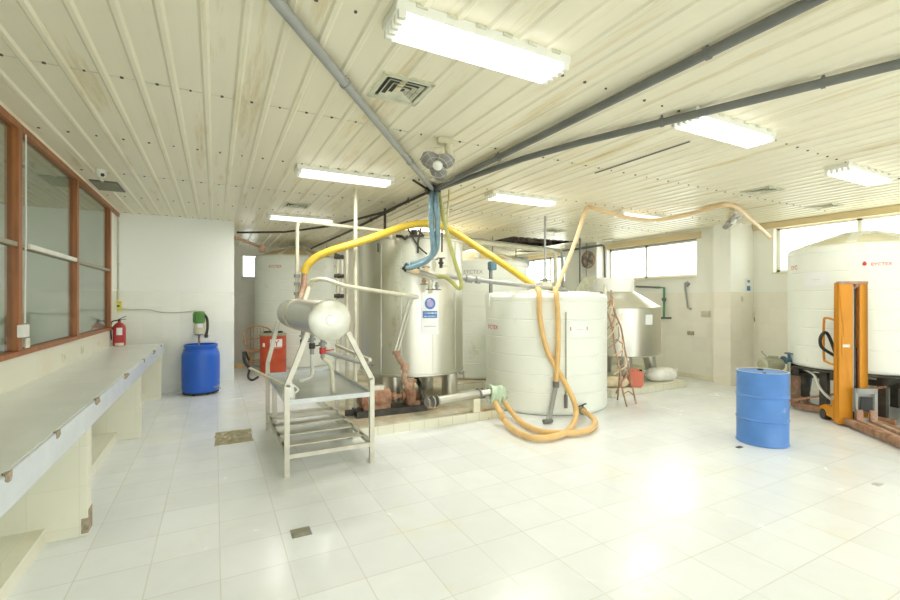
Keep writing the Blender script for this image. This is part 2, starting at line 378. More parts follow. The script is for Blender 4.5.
# back wall with its small window
wb = onx  # (alias unused elsewhere)
bw0, bw1 = ony(241.5, 266, YB).x, ony(258, 266, YB).x
bz0, bz1 = 2.19, 2.82
struct('wall_back', MB().box(.31, bw0, YB, YB + .2, 0, CH).box(bw1, 9.4, YB, YB + .2, 0, CH).box(bw0, bw1, YB, YB + .2, 0, bz0).box(bw0, bw1, YB, YB + .2, bz1, CH), 'wall_b', 'cream back wall')
w = struct('window_3', MB().box(bw0, bw0 + .04, YB + .02, YB + .08, bz0, bz1).box(bw1 - .04, bw1, YB + .02, YB + .08, bz0, bz1).box(bw0, bw1, YB + .02, YB + .08, bz0, bz0 + .04).box(bw0, bw1, YB + .02, YB + .08, bz1 - .04, bz1).box(bw0 - .05, bw1 + .05, YB - .04, YB + .02, bz0 - .07, bz0), 'plaster', 'small bright window in the back wall')
MB().box(bw0 + .03, bw1 - .03, YB + .045, YB + .05, bz0 + .03, bz1 - .03).build('pane', 'wglass', w)
# right wall, two planes with pillars
SZ0, SZ1 = 2.09, 2.86
W0 = (9.45, 11.95); W1 = (5.70, 8.05)
wr = MB()
def wallx(mb, x0, x1, ys, z0, z1):   # wall slab with openings list [(y0,y1)]
    y = ys[0]
    for a, b in ys[2]:
        mb.box(x0, x1, y, a, 0, CH); mb.box(x0, x1, a, b, 0, z0); mb.box(x0, x1, a, b, z1, CH); y = b
    mb.box(x0, x1, y, ys[1], 0, CH)
wallx(wr, XR, XR + .25, (5.0, YB, [W1, W0]), SZ0, SZ1)
struct('wall_right', wr, 'wall_rx', 'right wall with high windows over cream tiles')
W2 = (-3.2, 4.53)
wr2 = MB(); wallx(wr2, XR2, XR2 + .25, (YN, 5.0, [W2]), 2.11, 2.95)
struct('wall_right_bay', wr2, 'wall_rx', 'recessed right wall behind the large tank')
struct('wall_pillar', MB().box(8.45, 9.45, 4.88, 5.2, 0, CH).box(8.45, 8.72, 8.15, 9.3, 0, CH), 'wall_ry', 'white pillars between the high windows')
sr = MB(); wallx(sr, -4.6, -4.5, (YN, 9.1, [(-2.5, .5)]), 1.0, 2.6)  # out of view; opening added to brighten the room behind the glass
struct('wall_side_room', sr, 'wall_x', 'unseen side room wall with an opening added for daylight')
struct('wall_near', MB().box(-4.6, -3.6, YN - .2, YN, 0, CH).box(8.9, 9.7, YN - .2, YN, 0, CH).box(-3.6, 8.9, YN - .2, YN, 2.9, CH), 'plaster', 'unseen near wall with a wide opening added to let daylight in')  # behind the camera; opening made wide and high to flood the room with daylight
struct('floor_yard_bounce', MB().box(-30, 40, -30, YN - .2, -.12, -.02).box(9.7, 40, -30, 40, -.12, -.02).box(-40, -4.7, -30, 40, -.12, -.02), 'concrete', 'unseen pale yard ground added to bounce daylight onto the ceiling')  # out of view; pale ground acting as a reflector for the ceiling
struct('trim_2', MB().box(XR - .03, XR + .14, W1[0] - .1, W1[1] + .1, SZ1 - .0, SZ1 + .13), 'beam', 'tan beam over the middle window')
struct('trim_3', MB().box(XR - .03, XR + .14, W0[0] - .1, W0[1] + .1, SZ1 - .0, SZ1 + .10), 'beam', 'tan beam over the far window')
struct('trim_4', MB().box(XR2 - .05, XR2 + .14, W2[0], 4.86, 2.93, CH - .005), 'beam', 'tan beam over the near window')
def xwin(name, x, y0, y1, z0, z1, mull, label):
    mb = MB().box(x, x + .05, y0, y1, z0, z0 + .05).box(x, x + .05, y0, y1, z1 - .05, z1).box(x, x + .05, y0, y0 + .05, z0, z1).box(x, x + .05, y1 - .05, y1, z0, z1)
    for q in mull: mb.box(x, x + .05, q - .03, q + .03, z0, z1)
    w = struct(name, mb, 'plaster', label)
    MB().box(x + .02, x + .026, y0 + .03, y1 - .03, z0 + .03, z1 - .03).build('pane', 'wglass', w)
    MB().box(x - .14, x + .16, y0 - .02, y1 + .02, z0 - .03, z0 + .001).build('window_sill', 'domew', w)
xwin('window_4', XR + .1, *W1, SZ0, SZ1, [6.98], 'high bright window above the steel vat')
xwin('window_5', XR + .1, *W0, SZ0, SZ1, [10.3, 11.1], 'far high window behind the front white tank')
xwin('window_6', XR2 + .12, *W2, 2.11, 2.95, [3.32, 1.6, -.2], 'high bright window above the big white tank on a stand')
struct('baseboard_right', MB().box(XR - .02, XR, 5.2, YB, 0, .09), 'domew')

# ---- glazed timber partition on the left
gy = [-3.9, -.4, 1.35, 3.08, 4.82, 6.54, 8.37]
g = struct('window_1', MB().box(XL - .05, XL + .03, YN, YP, CH - .07, CH - .002).box(XL - .05, XL + .05, YN, 8.42, 1.15, 1.19), 'wood', 'timber framed glass partition along the left side')
for y in gy: MB().box(XL - .05, XL + .035, y - .045, y + .045, 1.19, CH - .07).build('window_frame', 'wood', g, bevel=.004)
MB().box(XL - .03, XL + .03, YN, 8.34, 2.03, 2.065).build('rail', mat('dull rail', (.36, .33, .24), .5, .2), g)
MB().box(XL + .03, XL + .045, 5.0, 6.45, 2.035, 2.075).build('cover_strip', 'white_pipe', g)
ys = gy
for a, b in zip(ys[:-1], ys[1:]):
    MB().box(XL - .006, XL, a + .04, b - .04, 1.19, 2.035).build('pane', 'glass', g)
    MB().box(XL - .006, XL, a + .04, b - .04, 2.06, CH - .07).build('pane', 'glass', g)
struct('wall_left', MB().box(XL - .08, XL, YN, YP, 0, 1.15).box(XL - .08, XL, 8.42, YP, 1.15, CH), 'wall_x', 'low tiled wall under the glass partition')

# ---- counter
ct = thing('tiled_counter', 'long white tiled worktop on piers under the timber window', 'worktop', (-1.1, 4, 0))
MB().box(XL, -.76, YN + .3, 8.62, .80, .895).build('counter_top', 'counter', ct, bevel=.006)
MB().box(-.76, -.745, YN + .3, 8.62, .742, .893).build('fascia', 'fascia', ct, bevel=.003)
MB().box(XL, XL + .025, YN + .3, 8.9, .895, 1.15).build('backsplash', 'pier', ct)
MB().box(XL, -.985, YN + .3, 8.62, 0, .10).build('plinth', 'pier', ct)
for y in (-.85, 1.5, 3.88, 6.3, 8.55): MB().box(XL, -.765, y - .055, y + .055, 0, .80).build('pier', 'pier', ct, bevel=.004)
chips = [(6.4, .05), (5.2, .12), (4.0, .10), (3.1, .05), (7.4, .15), (2.45, .05), (8.3, .08), (1.7, .06)]
for y, L in chips:
    mb = MB(); n = 7; pts = []
    for k in range(n):
        a = 2 * PI * k / n; pts.append((-.744, y + L * (1 + random.uniform(-.4, .4)) * math.cos(a) * 1.1, .872 + .022 * math.sin(a) * random.uniform(.5, 1.1)))
    mb.prism(pts, (-.012, 0, 0)); mb.prism([(-.7435, y - L * .8, .8965), (-.7435, y + L * .7, .8965), (-.757, y + L * .3, .8965), (-.765, y - L * .1, .8965), (-.752, y - L * .5, .8965)], (0, 0, -.02))
    mb.build('chipped_patch', 'chip', ct)
MB().box(-.7655, -.7615, 3.84, 3.94, .02, .17).box(-.80, -.762, 3.822, 3.83, .02, .12).build('chipped_patch', 'chip', ct)

# ---- sockets on the counter backsplash, conduit on the post
def box_thing(name, label, cat, mb, m, group=None, bevel=.004):
    o = mb.build(name, m, bevel=bevel); return tag(o, label, cat, group)
for i, (y, lab) in enumerate([(4.95, 'ivory double socket on the tiled wall beside the nearest timber post'), (6.0, 'ivory socket on the backsplash nearest the middle pane'), (6.75, 'ivory socket on the backsplash just past the second post'), (7.6, 'ivory socket on the backsplash below the far pane')]):
    z = 1.0 if i else 1.24; x = XL + .025 if i else XL + .035
    t = thing('wall_socket', lab, 'socket', (x, y, z), 0, 'sockets along the counter')
    MB().box(x, x + .012, y - .045, y + .045, z - .04, z + .04).build('face_plate', 'socket', t, bevel=.004)
    MB().box(x + .012, x + .015, y - .02, y + .02, z - .018, z + .018).build('socket_insert', 'pipe', t)
box_thing('socket_strip', 'white socket box at the foot of the nearest timber post', 'socket', MB().box(XL + .036, XL + .08, 4.74, 4.86, 1.30, 1.40), 'white_pipe')
box_thing('wall_conduit', 'thin white cable trunking running down the nearest timber post', 'conduit', MB().tube([(XL + .045, 4.9, CH - .08), (XL + .045, 4.9, 2.2), (XL + .05, 4.86, 1.41)], .006, 8), 'white_pipe')
cp = ony(118.5, 300, YP)
box_thing('wall_conduit', 'thin conduit from ceiling to yellow socket in the corner', 'conduit', MB().tube([(cp.x, YP - .012, CH), (cp.x, YP - .012, 1.6)], .011, 8).box(cp.x - .04, cp.x + .03, YP - .02, YP, 2.19, 2.205), 'pipe')
t = thing('yellow_socket', 'yellow socket box on the white wall above the fire extinguisher', 'socket', (cp.x, YP, 1.5))
MB().box(cp.x - .045, cp.x + .045, YP - .04, YP, 1.42, 1.58).build('box', 'yel', t, bevel=.006)
MB().box(cp.x - .02, cp.x + .02, YP - .045, YP - .04, 1.485, 1.515).build('socket_insert', 'dark', t)
a = ony(122, 309, YP - .015)
box_thing('wall_cable', 'thin grey cable sagging along the white wall to the green mixer', 'cable', MB().tube([a, ony(130, 310, YP - .015), ony(148, 309.5, YP - .015), ony(160, 312, YP - .015), ony(178, 312.5, YP - .015), ony(196, 310.5, YP - .015)], .007, 6, 5), 'alu', bevel=0)

# ---- fire extinguisher
e = onz(119.3, 347, .897); e = Vector((-1.30, 8.42, .897))
t = thing('fire_extinguisher', 'red fire extinguisher standing at the far end of the worktop', 'fire extinguisher', e)
MB().lathe([(0, 0), (.078, 0), (.083, .01), (.083, .27), (.075, .31), (.045, .345), (.022, .36), (.02, .38), (0, .38)], e, 28).build('body', 'redext', t)
MB().cyl(e + Vector((0, 0, .375)), e + Vector((0, 0, .41)), .018).bar(e + Vector((-.02, 0, .40)), e + Vector((.09, -.02, .455)), .014, .008).bar(e + Vector((-.02, 0, .395)), e + Vector((.09, -.02, .41)), .014, .008).build('valve_handle', 'black', t)
an = math.atan2(-e.y, -e.x)
cyl_patch(e, .0835, an, .075, e.z + .17, e.z + .28, .001).build('label_sticker', 'paper', t)
cyl_patch(e, .0835, an, .12, e.z + .005, e.z + .05, .001).build('base_band', 'pipe', t)
MB().tube([e + Vector((-.02, 0, .39)), e + Vector((-.09, -.01, .37)), e + Vector((-.1, -.03, .25)), e + Vector((-.09, -.04, .1))], .009, 8, 5).build('hose', 'black', t)

# =====================================================================  DRUMS
c = Vector((-.215, 8.78, 0))
t = thing('plastic_drum', 'tall blue plastic drum against the white wall under the green mixer', 'drum', c)
MB().lathe([(0, .03), (.25, .03), (.275, .05), (.285, .10), (.29, .16), (.285, .20), (.29, .24), (.29, .64), (.285, .68), (.272, .72), (.262, .735), (.262, .76), (.245, .77), (.245, .79), (.255, .80), (.258, .84), (.235, .845), (.235, .80), (0, .79)], c, 48).build('body', 'bluep', t)
cyl = MB()
for k in range(6): a = 2 * PI * k / 6; cyl.cyl(c + Vector((.2 * math.cos(a), .2 * math.sin(a), 0)), c + Vector((.2 * math.cos(a), .2 * math.sin(a), .03)), .03, 10)
cyl.lathe([(0, .02), (.28, .02), (.28, .035), (0, .035)], c, 24).build('dolly', 'dark', t)
MB().tube([c + Vector((.2, -.2, .12)), c + Vector((.28, -.26, .12)), c + Vector((.30, -.27, .09))], .012, 8).box(c.x + .255, c.x + .275, c.y - .265, c.y - .20, .135, .15).build('tap', 'greyl', t)
m0 = c + Vector((0, 0, 0))
t = thing('drum_mixer', 'green electric mixer standing over the blue plastic drum', 'mixer', c + Vector((-.0, 0, .95)))
mx = c.x - .0; my = c.y
MB().lathe([(0, 1.20), (.075, 1.20), (.085, 1.21), (.085, 1.38), (.07, 1.40), (0, 1.41)], (mx - .03, my, 0), 24).build('motor', 'green', t)
fn = MB()
for k in range(16):
    a = 2 * PI * k / 16; fn.bar((mx - .03 + .086 * math.cos(a), my + .086 * math.sin(a), 1.22), (mx - .03 + .086 * math.cos(a), my + .086 * math.sin(a), 1.37), .006, .012)
fn.build('cooling_fins', 'green', t)
MB().lathe([(0, 1.0), (.05, 1.0), (.08, 1.02), (.085, 1.10), (.07, 1.15), (.06, 1.20), (0, 1.20)], (mx - .03, my, 0), 20).build('gearbox', 'pipe', t)
MB().tube([(mx + .04, my, 1.36), (mx + .09, my, 1.28), (mx + .10, my, 1.12), (mx + .08, my, 1.0)], .022, 10, 4).cyl((mx + .08, my, 1.0), (mx + .08, my, .95), .03, 12).build('speed_arm', 'dark', t)
MB().box(mx - .05, mx + .03, my - .092, my - .087, 1.13, 1.20).build('rating_plate', 'paper', t)
MB().cyl((mx - .03, my, 1.0), (mx - .03, my, .2), .016, 10).build('shaft', 'rust', t)
MB().box(mx - .06, mx + .0, my + .05, YP, 1.04, 1.10).box(mx - .10, mx + .06, YP - .02, YP, .98, 1.40).build('wall_bracket', 'pipe', t)

# red drum + bentwood chair in the back-left bay
c = onz(272, 375, 0) + Vector((.05, .25, 0)); RD = .27
t = thing('steel_drum', 'rusty red drum behind the steel rack with black caps on its lid', 'drum', c)
MB().lathe([(0, 0), (RD, 0), (RD + .006, .015), (RD, .03), (RD, .27), (RD + .012, .285), (RD, .30), (RD, .57), (RD + .012, .585), (RD, .60), (RD, .83), (RD + .006, .845), (RD - .01, .85), (RD - .015, .83), (0, .835)], c, 40).build('body', 'red', t)
MB().lathe([(0, .836), (RD + .01, .83), (RD + .012, .86), (RD * .9, .885), (0, .89)], c, 24).build('lid', 'greyg', t)
for q in (-.12, .12):
    MB().torus(c + rgt * q + Vector((0, 0, .90)), .07, .02, (0, 0, 1), 20).build('cap', 'black', t)
an = math.atan2(-c.y, -c.x)
cyl_patch(c, RD + .002, an + .25, .26, .57, .76, .003).build('label_sticker', 'paper', t)
vs, fs = text_mesh('Y', .2); MB().add(wrap(vs, c, RD + .007, an + .25, .665), fs).build('letter', 'inkred', t)
cyl_patch(c, RD + .002, an - .75, .06, .60, .68, .003).build('small_sticker', 'paper', t)
c = Vector((.86, 10.95, 0))
t = thing('bentwood_chair', 'brown bent cane armchair by the back wall left of the red drum', 'chair', c)
MB().lathe([(0, .43), (.20, .43), (.215, .45), (.20, .47), (0, .465)], c, 24).build('seat', 'rattan', t)
for k, a in enumerate((.6, 2.5, 3.8, 5.6)):
    MB().tube([c + Vector((.17 * math.cos(a), .17 * math.sin(a), .45)), c + Vector((.24 * math.cos(a), .24 * math.sin(a), 0))], .016, 8).build('leg', 'rattan', t)
MB().torus(c + Vector((0, 0, .22)), .19, .012).build('stretcher', 'rattan', t)
MB().tube([c + Vector((-.22, -.15, .46)), c + Vector((-.28, -.1, .7)), c + Vector((-.25, .1, .92)), c + Vector((0, .22, 1.0)), c + Vector((.25, .1, .92)), c + Vector((.28, -.1, .7)), c + Vector((.22, -.15, .46))], .017, 8, 8).build('back_hoop', 'rattan', t)
MB().tube([c + Vector((-.28, -.12, .66)), c + Vector((-.2, .18, .70)), c + Vector((0, .25, .72)), c + Vector((.2, .18, .70)), c + Vector((.28, -.12, .66))], .013, 8, 6).build('armrest', 'rattan', t)
bm_ = MB()
for k in range(5): bm_.tube([c + Vector((-.14 + .07 * k, .2, .46)), c + Vector((-.14 + .07 * k, .23, .96))], .006, 6)
bm_.build('back_cane', 'rattan', t)
p = onz(238, 365, 0)
box_thing('orange_rag', 'small crumpled orange rag on the floor by the partition wall end', 'rag', MB().lathe([(0, 0), (.13, 0), (.12, .05), (.05, .09), (0, .07)], (p.x, p.y - .4, 0), 9), 'tan', bevel=.01)
box_thing('black_hose', 'short black hose curled on the floor beside the red drum', 'hose', MB().tube([onz(246, 352, .45) , onz(250, 366, .1), onz(248, 376, .02), onz(252, 380, .02), onz(258, 377, .02)], .022, 8, 6), 'black', bevel=0)

# blue steel drum front right
c = Vector((5.47, 2.81, 0)); R = .247
t = thing('steel_drum', 'blue steel drum with stained lid standing in front of the yellow stacker', 'drum', c)
MB().lathe([(0, 0), (R, 0), (R + .008, .008), (R, .02), (R, .26), (R + .004, .265), (R + .01, .275), (R + .004, .285), (R, .29), (R, .52), (R + .004, .525), (R + .01, .535), (R + .004, .545), (R, .55), (R, .785), (R + .008, .80), (R - .004, .803), (R - .01, .79)], c, 56).build('body', 'blues', t)
MB().lathe([(R - .009, .785), (R - .03, .788), (0, .79)], c, 40).build('lid', 'drumlid', t)
MB().torus(c + Vector((0, 0, .797)), R - .003, .007, seg=48).build('rim', 'pipe', t)
MB().cyl(c + Vector((.12, .08, .79)), c + Vector((.12, .08, .805)), .03).cyl(c + Vector((-.13, -.09, .79)), c + Vector((-.13, -.09, .802)), .018).build('bung', 'dark', t)
o = MB()
pp = onz(745, 444, .003); 
box_thing('dark_chip', 'small dark flake lying on the floor beside the blue steel drum', 'debris', MB().box(pp.x - .2, pp.x - .12, pp.y - .05, pp.y - .01, 0, .006), 'dark', bevel=0)

# =====================================================================  PLASTIC TANKS
def plastic_tank(c, R, z0, zs, zt, label, dome_mat, group='white plastic tanks', pitch=.25, lidr=.24, skip_dome=False):
    t = thing('plastic_tank', label, 'tank', (c[0], c[1], z0), 0, group)
    prof = [(0, z0), (R - .06, z0), (R - .015, z0 + .015), (R, z0 + .05)]
    z = z0 + .05
    n = max(1, round((zs - z0 - .15) / pitch)); p = (zs - .10 - z) / n
    for k in range(n):
        zz = z + p * (k + 1)
        prof += [(R, zz - .010), (R - .006, zz - .004), (R - .006, zz + .004), (R, zz + .010)]
    prof += [(R, zs - .04), (R - .02, zs - .01), (R - .06, zs + .01)]
    MB().lathe(prof, (c[0], c[1], 0), 96).build('shell', 'tank', t, sharp=18)
    MB().lathe([(R - .06, zs + .008), (R * .6, zs + (zt - zs) * .55), (lidr + .03, zt - .04), (lidr, zt - .04)], (c[0], c[1], 0), 64).build('dome', dome_mat, t)
    rb = MB()
    for k in range(8):
        a = 2 * PI * k / 8 + .2; u = Vector((math.cos(a), math.sin(a), 0)); C = Vector((c[0], c[1], 0))
        rb.bar(C + u * (R - .1) + Vector((0, 0, zs + .02)), C + u * (lidr + .03) + Vector((0, 0, zt - .03)), .10, .04)
    rb.build('dome_ribs', 'tank', t)
    MB().lathe([(lidr - .02, zt - .07), (lidr + .02, zt - .05), (lidr + .02, zt), (lidr - .03, zt + .015), (0, zt + .02)], (c[0], c[1], 0), 32).build('lid', 'tank', t)
    return t
T1 = (1.83, 11.85); t1 = plastic_tank(T1, .98, 0, 2.66, 2.93, 'tall white ribbed tank with tan dome standing by the small back window', 'dome')
T3 = (4.83, 7.9); t3 = plastic_tank(T3, 1.0, .12, 2.36, 2.62, 'white ribbed tank half hidden behind the round steel vat', 'dome')
TF = (4.61, 5.53); RF = .93; tf = plastic_tank(TF, RF, 0, 1.68, 1.76, 'white ribbed tank in the middle of the floor with amber hoses hanging over it', 'tank', lidr=.22)
T4 = (8.25, 2.92); R4 = .85; t4 = plastic_tank(T4, R4, .63, 2.35, 2.56, 'large white ribbed tank raised on a dark steel stand at the right', 'domew')
for px, py, c, R, tt, s, size in [(275, 266.5, T1, .98, t1, 'EYCTEX', .09), (335, 267, T1, .98, t1, 'EYC', .10), (881.5, 264, T4, R4, t4, 'EYCTEX', .056), (794.5, 268, T4, R4, t4, 'EYC', .09), (492.5, 327, TF, RF, tf, 'EYCTEX', .085), (473, 272, T3, 1.0, t3, 'EYCTEX', .10)]:
    p = oncyl(px, py, c, R); cyl_text('brand_lettering', s, size, c, R + .006, ang_of(p, c), p.z, 'inkred' if tt is not t3 else 'inkgrey', tt)
p = oncyl(864.5, 264, T4, R4); a = ang_of(p, T4)
dp = [Vector((.022 * math.sin(q), .022 * -math.cos(q) * (1 if abs(q - PI) > 1 else 1.6), 0)) for q in [2 * PI * k / 12 for k in range(12)]]
MB().add(wrap(dp, T4, R4 + .006, a, p.z), [tuple(range(12))]).build('drop_emblem', 'inkred', t4)
# paper placards on tanks
for px, py, w_, h_, c, R, tt, lab in [(579, 329, .30, .20, TF, RF, tf, 'F'), (816.5, 279, .34, .20, T4, R4, t4, '4')]:
    p = oncyl(px, py, c, R); a = ang_of(p, c)
    o = cyl_patch(c, R + .005, a, w_, p.z - h_ / 2, p.z + h_ / 2, .003).build('placard', 'paper', tt)
    vs, fs = text_mesh('........', .06)
    MB().add(wrap([v for v in vs], c, R + .011, a, p.z + .005), fs).build('print_line', 'inkgrey', o)
    if lab == 'F':
        cyl_patch(c, R + .009, a + .14, .012, p.z - .02, p.z + .03, .001).build('print_mark', 'inkred', o)
        cyl_patch(c, R + .009, a - .14, .012, p.z - .02, p.z + .03, .001).build('print_mark', 'inkred', o)
# square lugs and small things on the front tank
lug = oncyl(492, 300, TF, RF - .04)
MB().box(lug.x - .06, lug.x + .10, lug.y - .03, lug.y + .12, 1.48, 1.71).build('lifting_lug', 'tank', tf, bevel=.02)
# pipe support post with clamp, stands on the lug
t = thing('pipe_support', 'dark upright post with blue clamp on the left shoulder of the front tank', 'support', (lug.x + .0, lug.y + .05, 1.71))
q = Vector((lug.x + .01, lug.y + .05, 0))
MB().box(q.x - .02, q.x + .02, q.y - .02, q.y + .02, 1.71, 2.14).build('post', 'grey', t)
MB().box(q.x - .03, q.x + .08, q.y - .05, q.y + .05, 2.06, 2.19).build('clamp', 'teal', t, bevel=.01)
# thin dipstick tube and bottom valve on the front tank
pts = [oncyl(566, y, TF, RF + .02) for y in (312, 350, 395, 408)]
t = thing('level_rod', 'thin dark level rod clipped down the face of the front white tank', 'rod', pts[-1])
MB().tube(pts[:3], .008, 6).build('rod', 'greyg', t); MB().tube(pts[2:], .022, 10).build('end_fitting', 'grey', t)
p = oncyl(581, 410, TF, RF + .02); 
t = thing('tank_valve', 'brass drain valve low on the front white tank feeding an amber hose', 'valve', p)
dd = Vector((p.x - TF[0], p.y - TF[1], 0)).normalized()
MB().cyl(p - dd * .06, p + dd * .10, .035).cyl(p + dd * .02, p + dd * .05, .055, 12).build('valve_body', 'greyg', t)
MB().bar(p + dd * .04 + Vector((-.1, 0, .06)), p + dd * .04 + Vector((.06, 0, .09)), .02, .012).cyl(p + dd * .04, p + dd * .04 + Vector((0, 0, .08)), .012, 8).build('lever', 'dark', t)

# stand of the right tank
t = thing('tank_stand', 'dark steel stand with stout legs carrying the large right tank', 'stand', (T4[0], T4[1], 0))
C = Vector((T4[0], T4[1], 0))
MB().lathe([(0, .60), (.86, .60), (.87, .615), (.86, .63), (0, .63)], C, 64).build('deck', 'dark', t)
fb = MB()
for q in (-.5, 0, .5): fb.bar(C + Vector((-.7 if q else -.86, q, .56)), C + Vector((.7 if q else .86, q, .56)), .07, .08)
for q in (-.5, .5): fb.bar(C + Vector((q, -.7, .50)), C + Vector((q, .7, .50)), .06, .07)
fb.build('deck_beam', 'dark', t)
for k in range(8):
    a = 2 * PI * k / 8 + math.radians(125); u = Vector((math.cos(a), math.sin(a), 0)) * .76
    MB().box(C.x + u.x - .045, C.x + u.x + .045, C.y + u.y - .045, C.y + u.y + .045, 0, .60).build('leg', 'rustp' if k == 0 else 'dark', t)
MB().bar(C + Vector((-.75, .5, .07)), C + Vector((-.75, -.6, .07)), .07, .07).bar(C + Vector((-.6, -.72, .07)), C + Vector((.6, -.72, .07)), .07, .07).bar(C + Vector((-.75, .55, .12)), C + Vector((-.75, -.5, .50)), .04, .03).build('floor_rail', 'rust', t)
p = onz(811, 393, 0)
t = thing('bucket', 'grey blue bucket tucked under the raised tank', 'bucket', p + Vector((.2, .15, 0)))
b0 = p + Vector((.2, .15, 0))
MB().lathe([(0, 0), (.11, 0), (.14, .28), (.15, .285), (.135, .28), (.1, .02), (0, .02)], b0, 24).build('body', 'teal', t)
MB().torus(b0 + Vector((0, 0, .24)), .15, .006, (.3, .1, .6)).build('handle', 'greyl', t)
p = onz(893, 402, 0)
t = thing('canister', 'pale canister standing under the raised tank at the frame edge', 'canister', p + Vector((.1, .1, 0)))
b0 = p + Vector((.1, .1, 0))
MB().box(b0.x - .1, b0.x + .1, b0.y - .08, b0.y + .08, 0, .34).build('body', 'tank', t, bevel=.03)
MB().cyl(b0 + Vector((-.05, 0, .34)), b0 + Vector((-.05, 0, .38)), .03).build('cap', 'inkred', t)
# low timber / channel on the floor, left of the stacker
box_thing('steel_channel', 'rust brown steel channel lying on the floor behind the stacker', 'channel', MB().tube([onz(800, 397, .04), onz(806, 402, .04), onz(815, 406, .04), onz(842, 408, .04)], .03, 6, 4), 'rust', bevel=0)

# pump beside blue drum (on a post behind it) + teal valve + white hose
pb = atd(771, 366, 6.7)
t = thing('pump_motor', 'grey green electric motor pump behind the blue steel drum', 'pump', (pb.x, pb.y, 0))
ax = (rgt * 1 + fwd * .15).normalized()
MB().lathe([(0, -.17), (.07, -.17), (.10, -.14), (.10, .12), (.085, .16), (.05, .18), (0, .18)], pb + Vector((0, 0, .02)), 24, ax).build('motor', 'greyg', t)
fn = MB()
for k in range(20):
    a = 2 * PI * k / 20; up = Vector((0, 0, 1)); sd = ax.cross(up)
    o_ = pb + Vector((0, 0, .02)) + (up * math.cos(a) + sd * math.sin(a)) * .102
    fn.bar(o_ - ax * .13, o_ + ax * .11, .006, .012, up=tuple(up * math.cos(a) + sd * math.sin(a)))
fn.build('cooling_fins', 'greyg', t)
MB().bar(pb + Vector((0, 0, .11)) - ax * .01, pb + Vector((0, 0, .11)) + ax * .09, .08, .08).build('terminal_box', 'greyg', t)
MB().bar(pb + Vector((0, 0, -.10)) - ax * .14, pb + Vector((0, 0, -.10)) + ax * .2, .16, .04).build('bed_plate', 'grey', t)
MB().box(pb.x - .12, pb.x + .14, pb.y - .10, pb.y + .10, 0, pb.z - .12).build('pedestal', 'frame', t, bevel=.006)
vb = atd(789, 360, 6.7)
t = thing('gate_valve', 'teal gate valve with wheel beside the motor pump', 'valve', vb)
MB().cyl(vb - ax * .09, vb + ax * .10, .035).cyl(vb - ax * .10, vb - ax * .08, .06).cyl(vb + ax * .08, vb + ax * .10, .06).cyl(vb, vb + Vector((0, 0, .09)), .02).build('valve_body', 'teal', t)
MB().torus(vb + Vector((0, 0, .10)), .05, .01).cyl(vb + Vector((-.05, 0, .1)), vb + Vector((.05, 0, .1)), .006, 6).build('hand_wheel', 'teal', t)
MB().cyl(vb - Vector((0, 0, .02)), Vector((vb.x, vb.y, 0)), .025, 10).build('stand_pipe', 'frame', t)
box_thing('white_hose', 'thin white hose drooping from teal valve to the stacker foot', 'hose', MB().tube([vb + ax * .1, atd(803, 368, 6.5), atd(814, 375, 6.3), atd(820, 388, 6.2), atd(829, 398, 6.1), atd(840, 405, 6.1)], .017, 8, 6), 'white_pipe', bevel=0)

# =====================================================================  STACKER
t = thing('pallet_stacker', 'orange hand pallet stacker parked in front of the raised tank', 'stacker', (7.16, 2.58, 0), -math.radians(40))
def L(mb, n, m, par=None, bevel=.004): return mb.build(n, m, par or t, local=True, bevel=bevel)
L(MB().box(-.20, -.045, -.012, .0, .03, 1.82).box(-.20, -.188, -.012, .09, .03, 1.82).box(-.20, -.12, .08, .09, .03, 1.82), 'mast_channel', 'orange')
L(MB().box(.025, .115, -.012, .0, .03, 1.82).box(.103, .115, -.012, .09, .03, 1.82).box(.04, .115, .08, .09, .03, 1.82), 'mast_channel', 'orange')
L(MB().box(-.20, .115, -.02, .05, 1.80, 1.835).cyl((-.02, .02, 1.79), (.02, .02, 1.79), .035), 'cross_head', 'rustp')
L(MB().box(-.045, -.02, .01, .05, .3, 1.79), 'inner_channel', 'greyl')
L(MB().cyl((.0, .04, .1), (.0, .04, 1.0), .022, 14).cyl((.0, .04, 1.0), (.0, .04, 1.75), .012, 10), 'lift_ram', 'dark')
L(MB().bar((.018, .0, .4), (.018, .0, 1.78), .012, .008), 'lift_chain', 'rust')
cr = L(MB().box(-.07, .16, -.10, -.085, .08, .14).box(-.07, .16, -.10, -.085, .44, .50).box(-.07, -.04, -.10, -.085, .08, .5).box(.13, .16, -.10, -.085, .08, .5).box(-.08, .17, -.085, -.02, .06, .09).box(-.06, .14, -.06, -.02, .2, .48), 'fork_carriage', 'greyl')
L(MB().box(-.02, .11, -.106, -.10, .22, .40), 'dark_panel', 'black', cr)
for x in (-.07, .07):
    L(MB().prism([(x, -.10, .08), (x, -.10, .24), (x, -.125, .24), (x, -.13, .12), (x, -1.15, .085), (x, -1.15, .07)], (.07, 0, 0)), 'fork', 'rustp')
for x in (-.15, .16):
    b_ = L(MB().box(x, x + .06, -1.2, -.015, .03, .11), 'base_leg', 'rust')
    L(MB().cyl((x + .01, -1.12, .04), (x + .05, -1.12, .04), .038, 14), 'roller', 'dark', b_)
L(MB().box(-.20, .20, .09, .13, .05, .30).box(-.19, .19, .0, .12, .03, .06), 'rear_body', 'orange')
L(MB().box(-.02, .14, .13, .24, .05, .75), 'pump_unit', 'orange')
for x in (-.19, .12):
    b_ = L(MB().prism([(x, .10, .06), (x, .10, .19), (x, .30, .21), (x, .42, .16), (x, .43, .07)], (.07, 0, 0)), 'rear_leg', 'orange')
    L(MB().cyl((x - .01, .34, .07), (x + .08, .34, .07), .07, 20), 'wheel', 'dark', b_)
L(MB().cyl((x - .02, .34, .07), (x + .09, .34, .07), .03, 12), 'axle', 'dark')
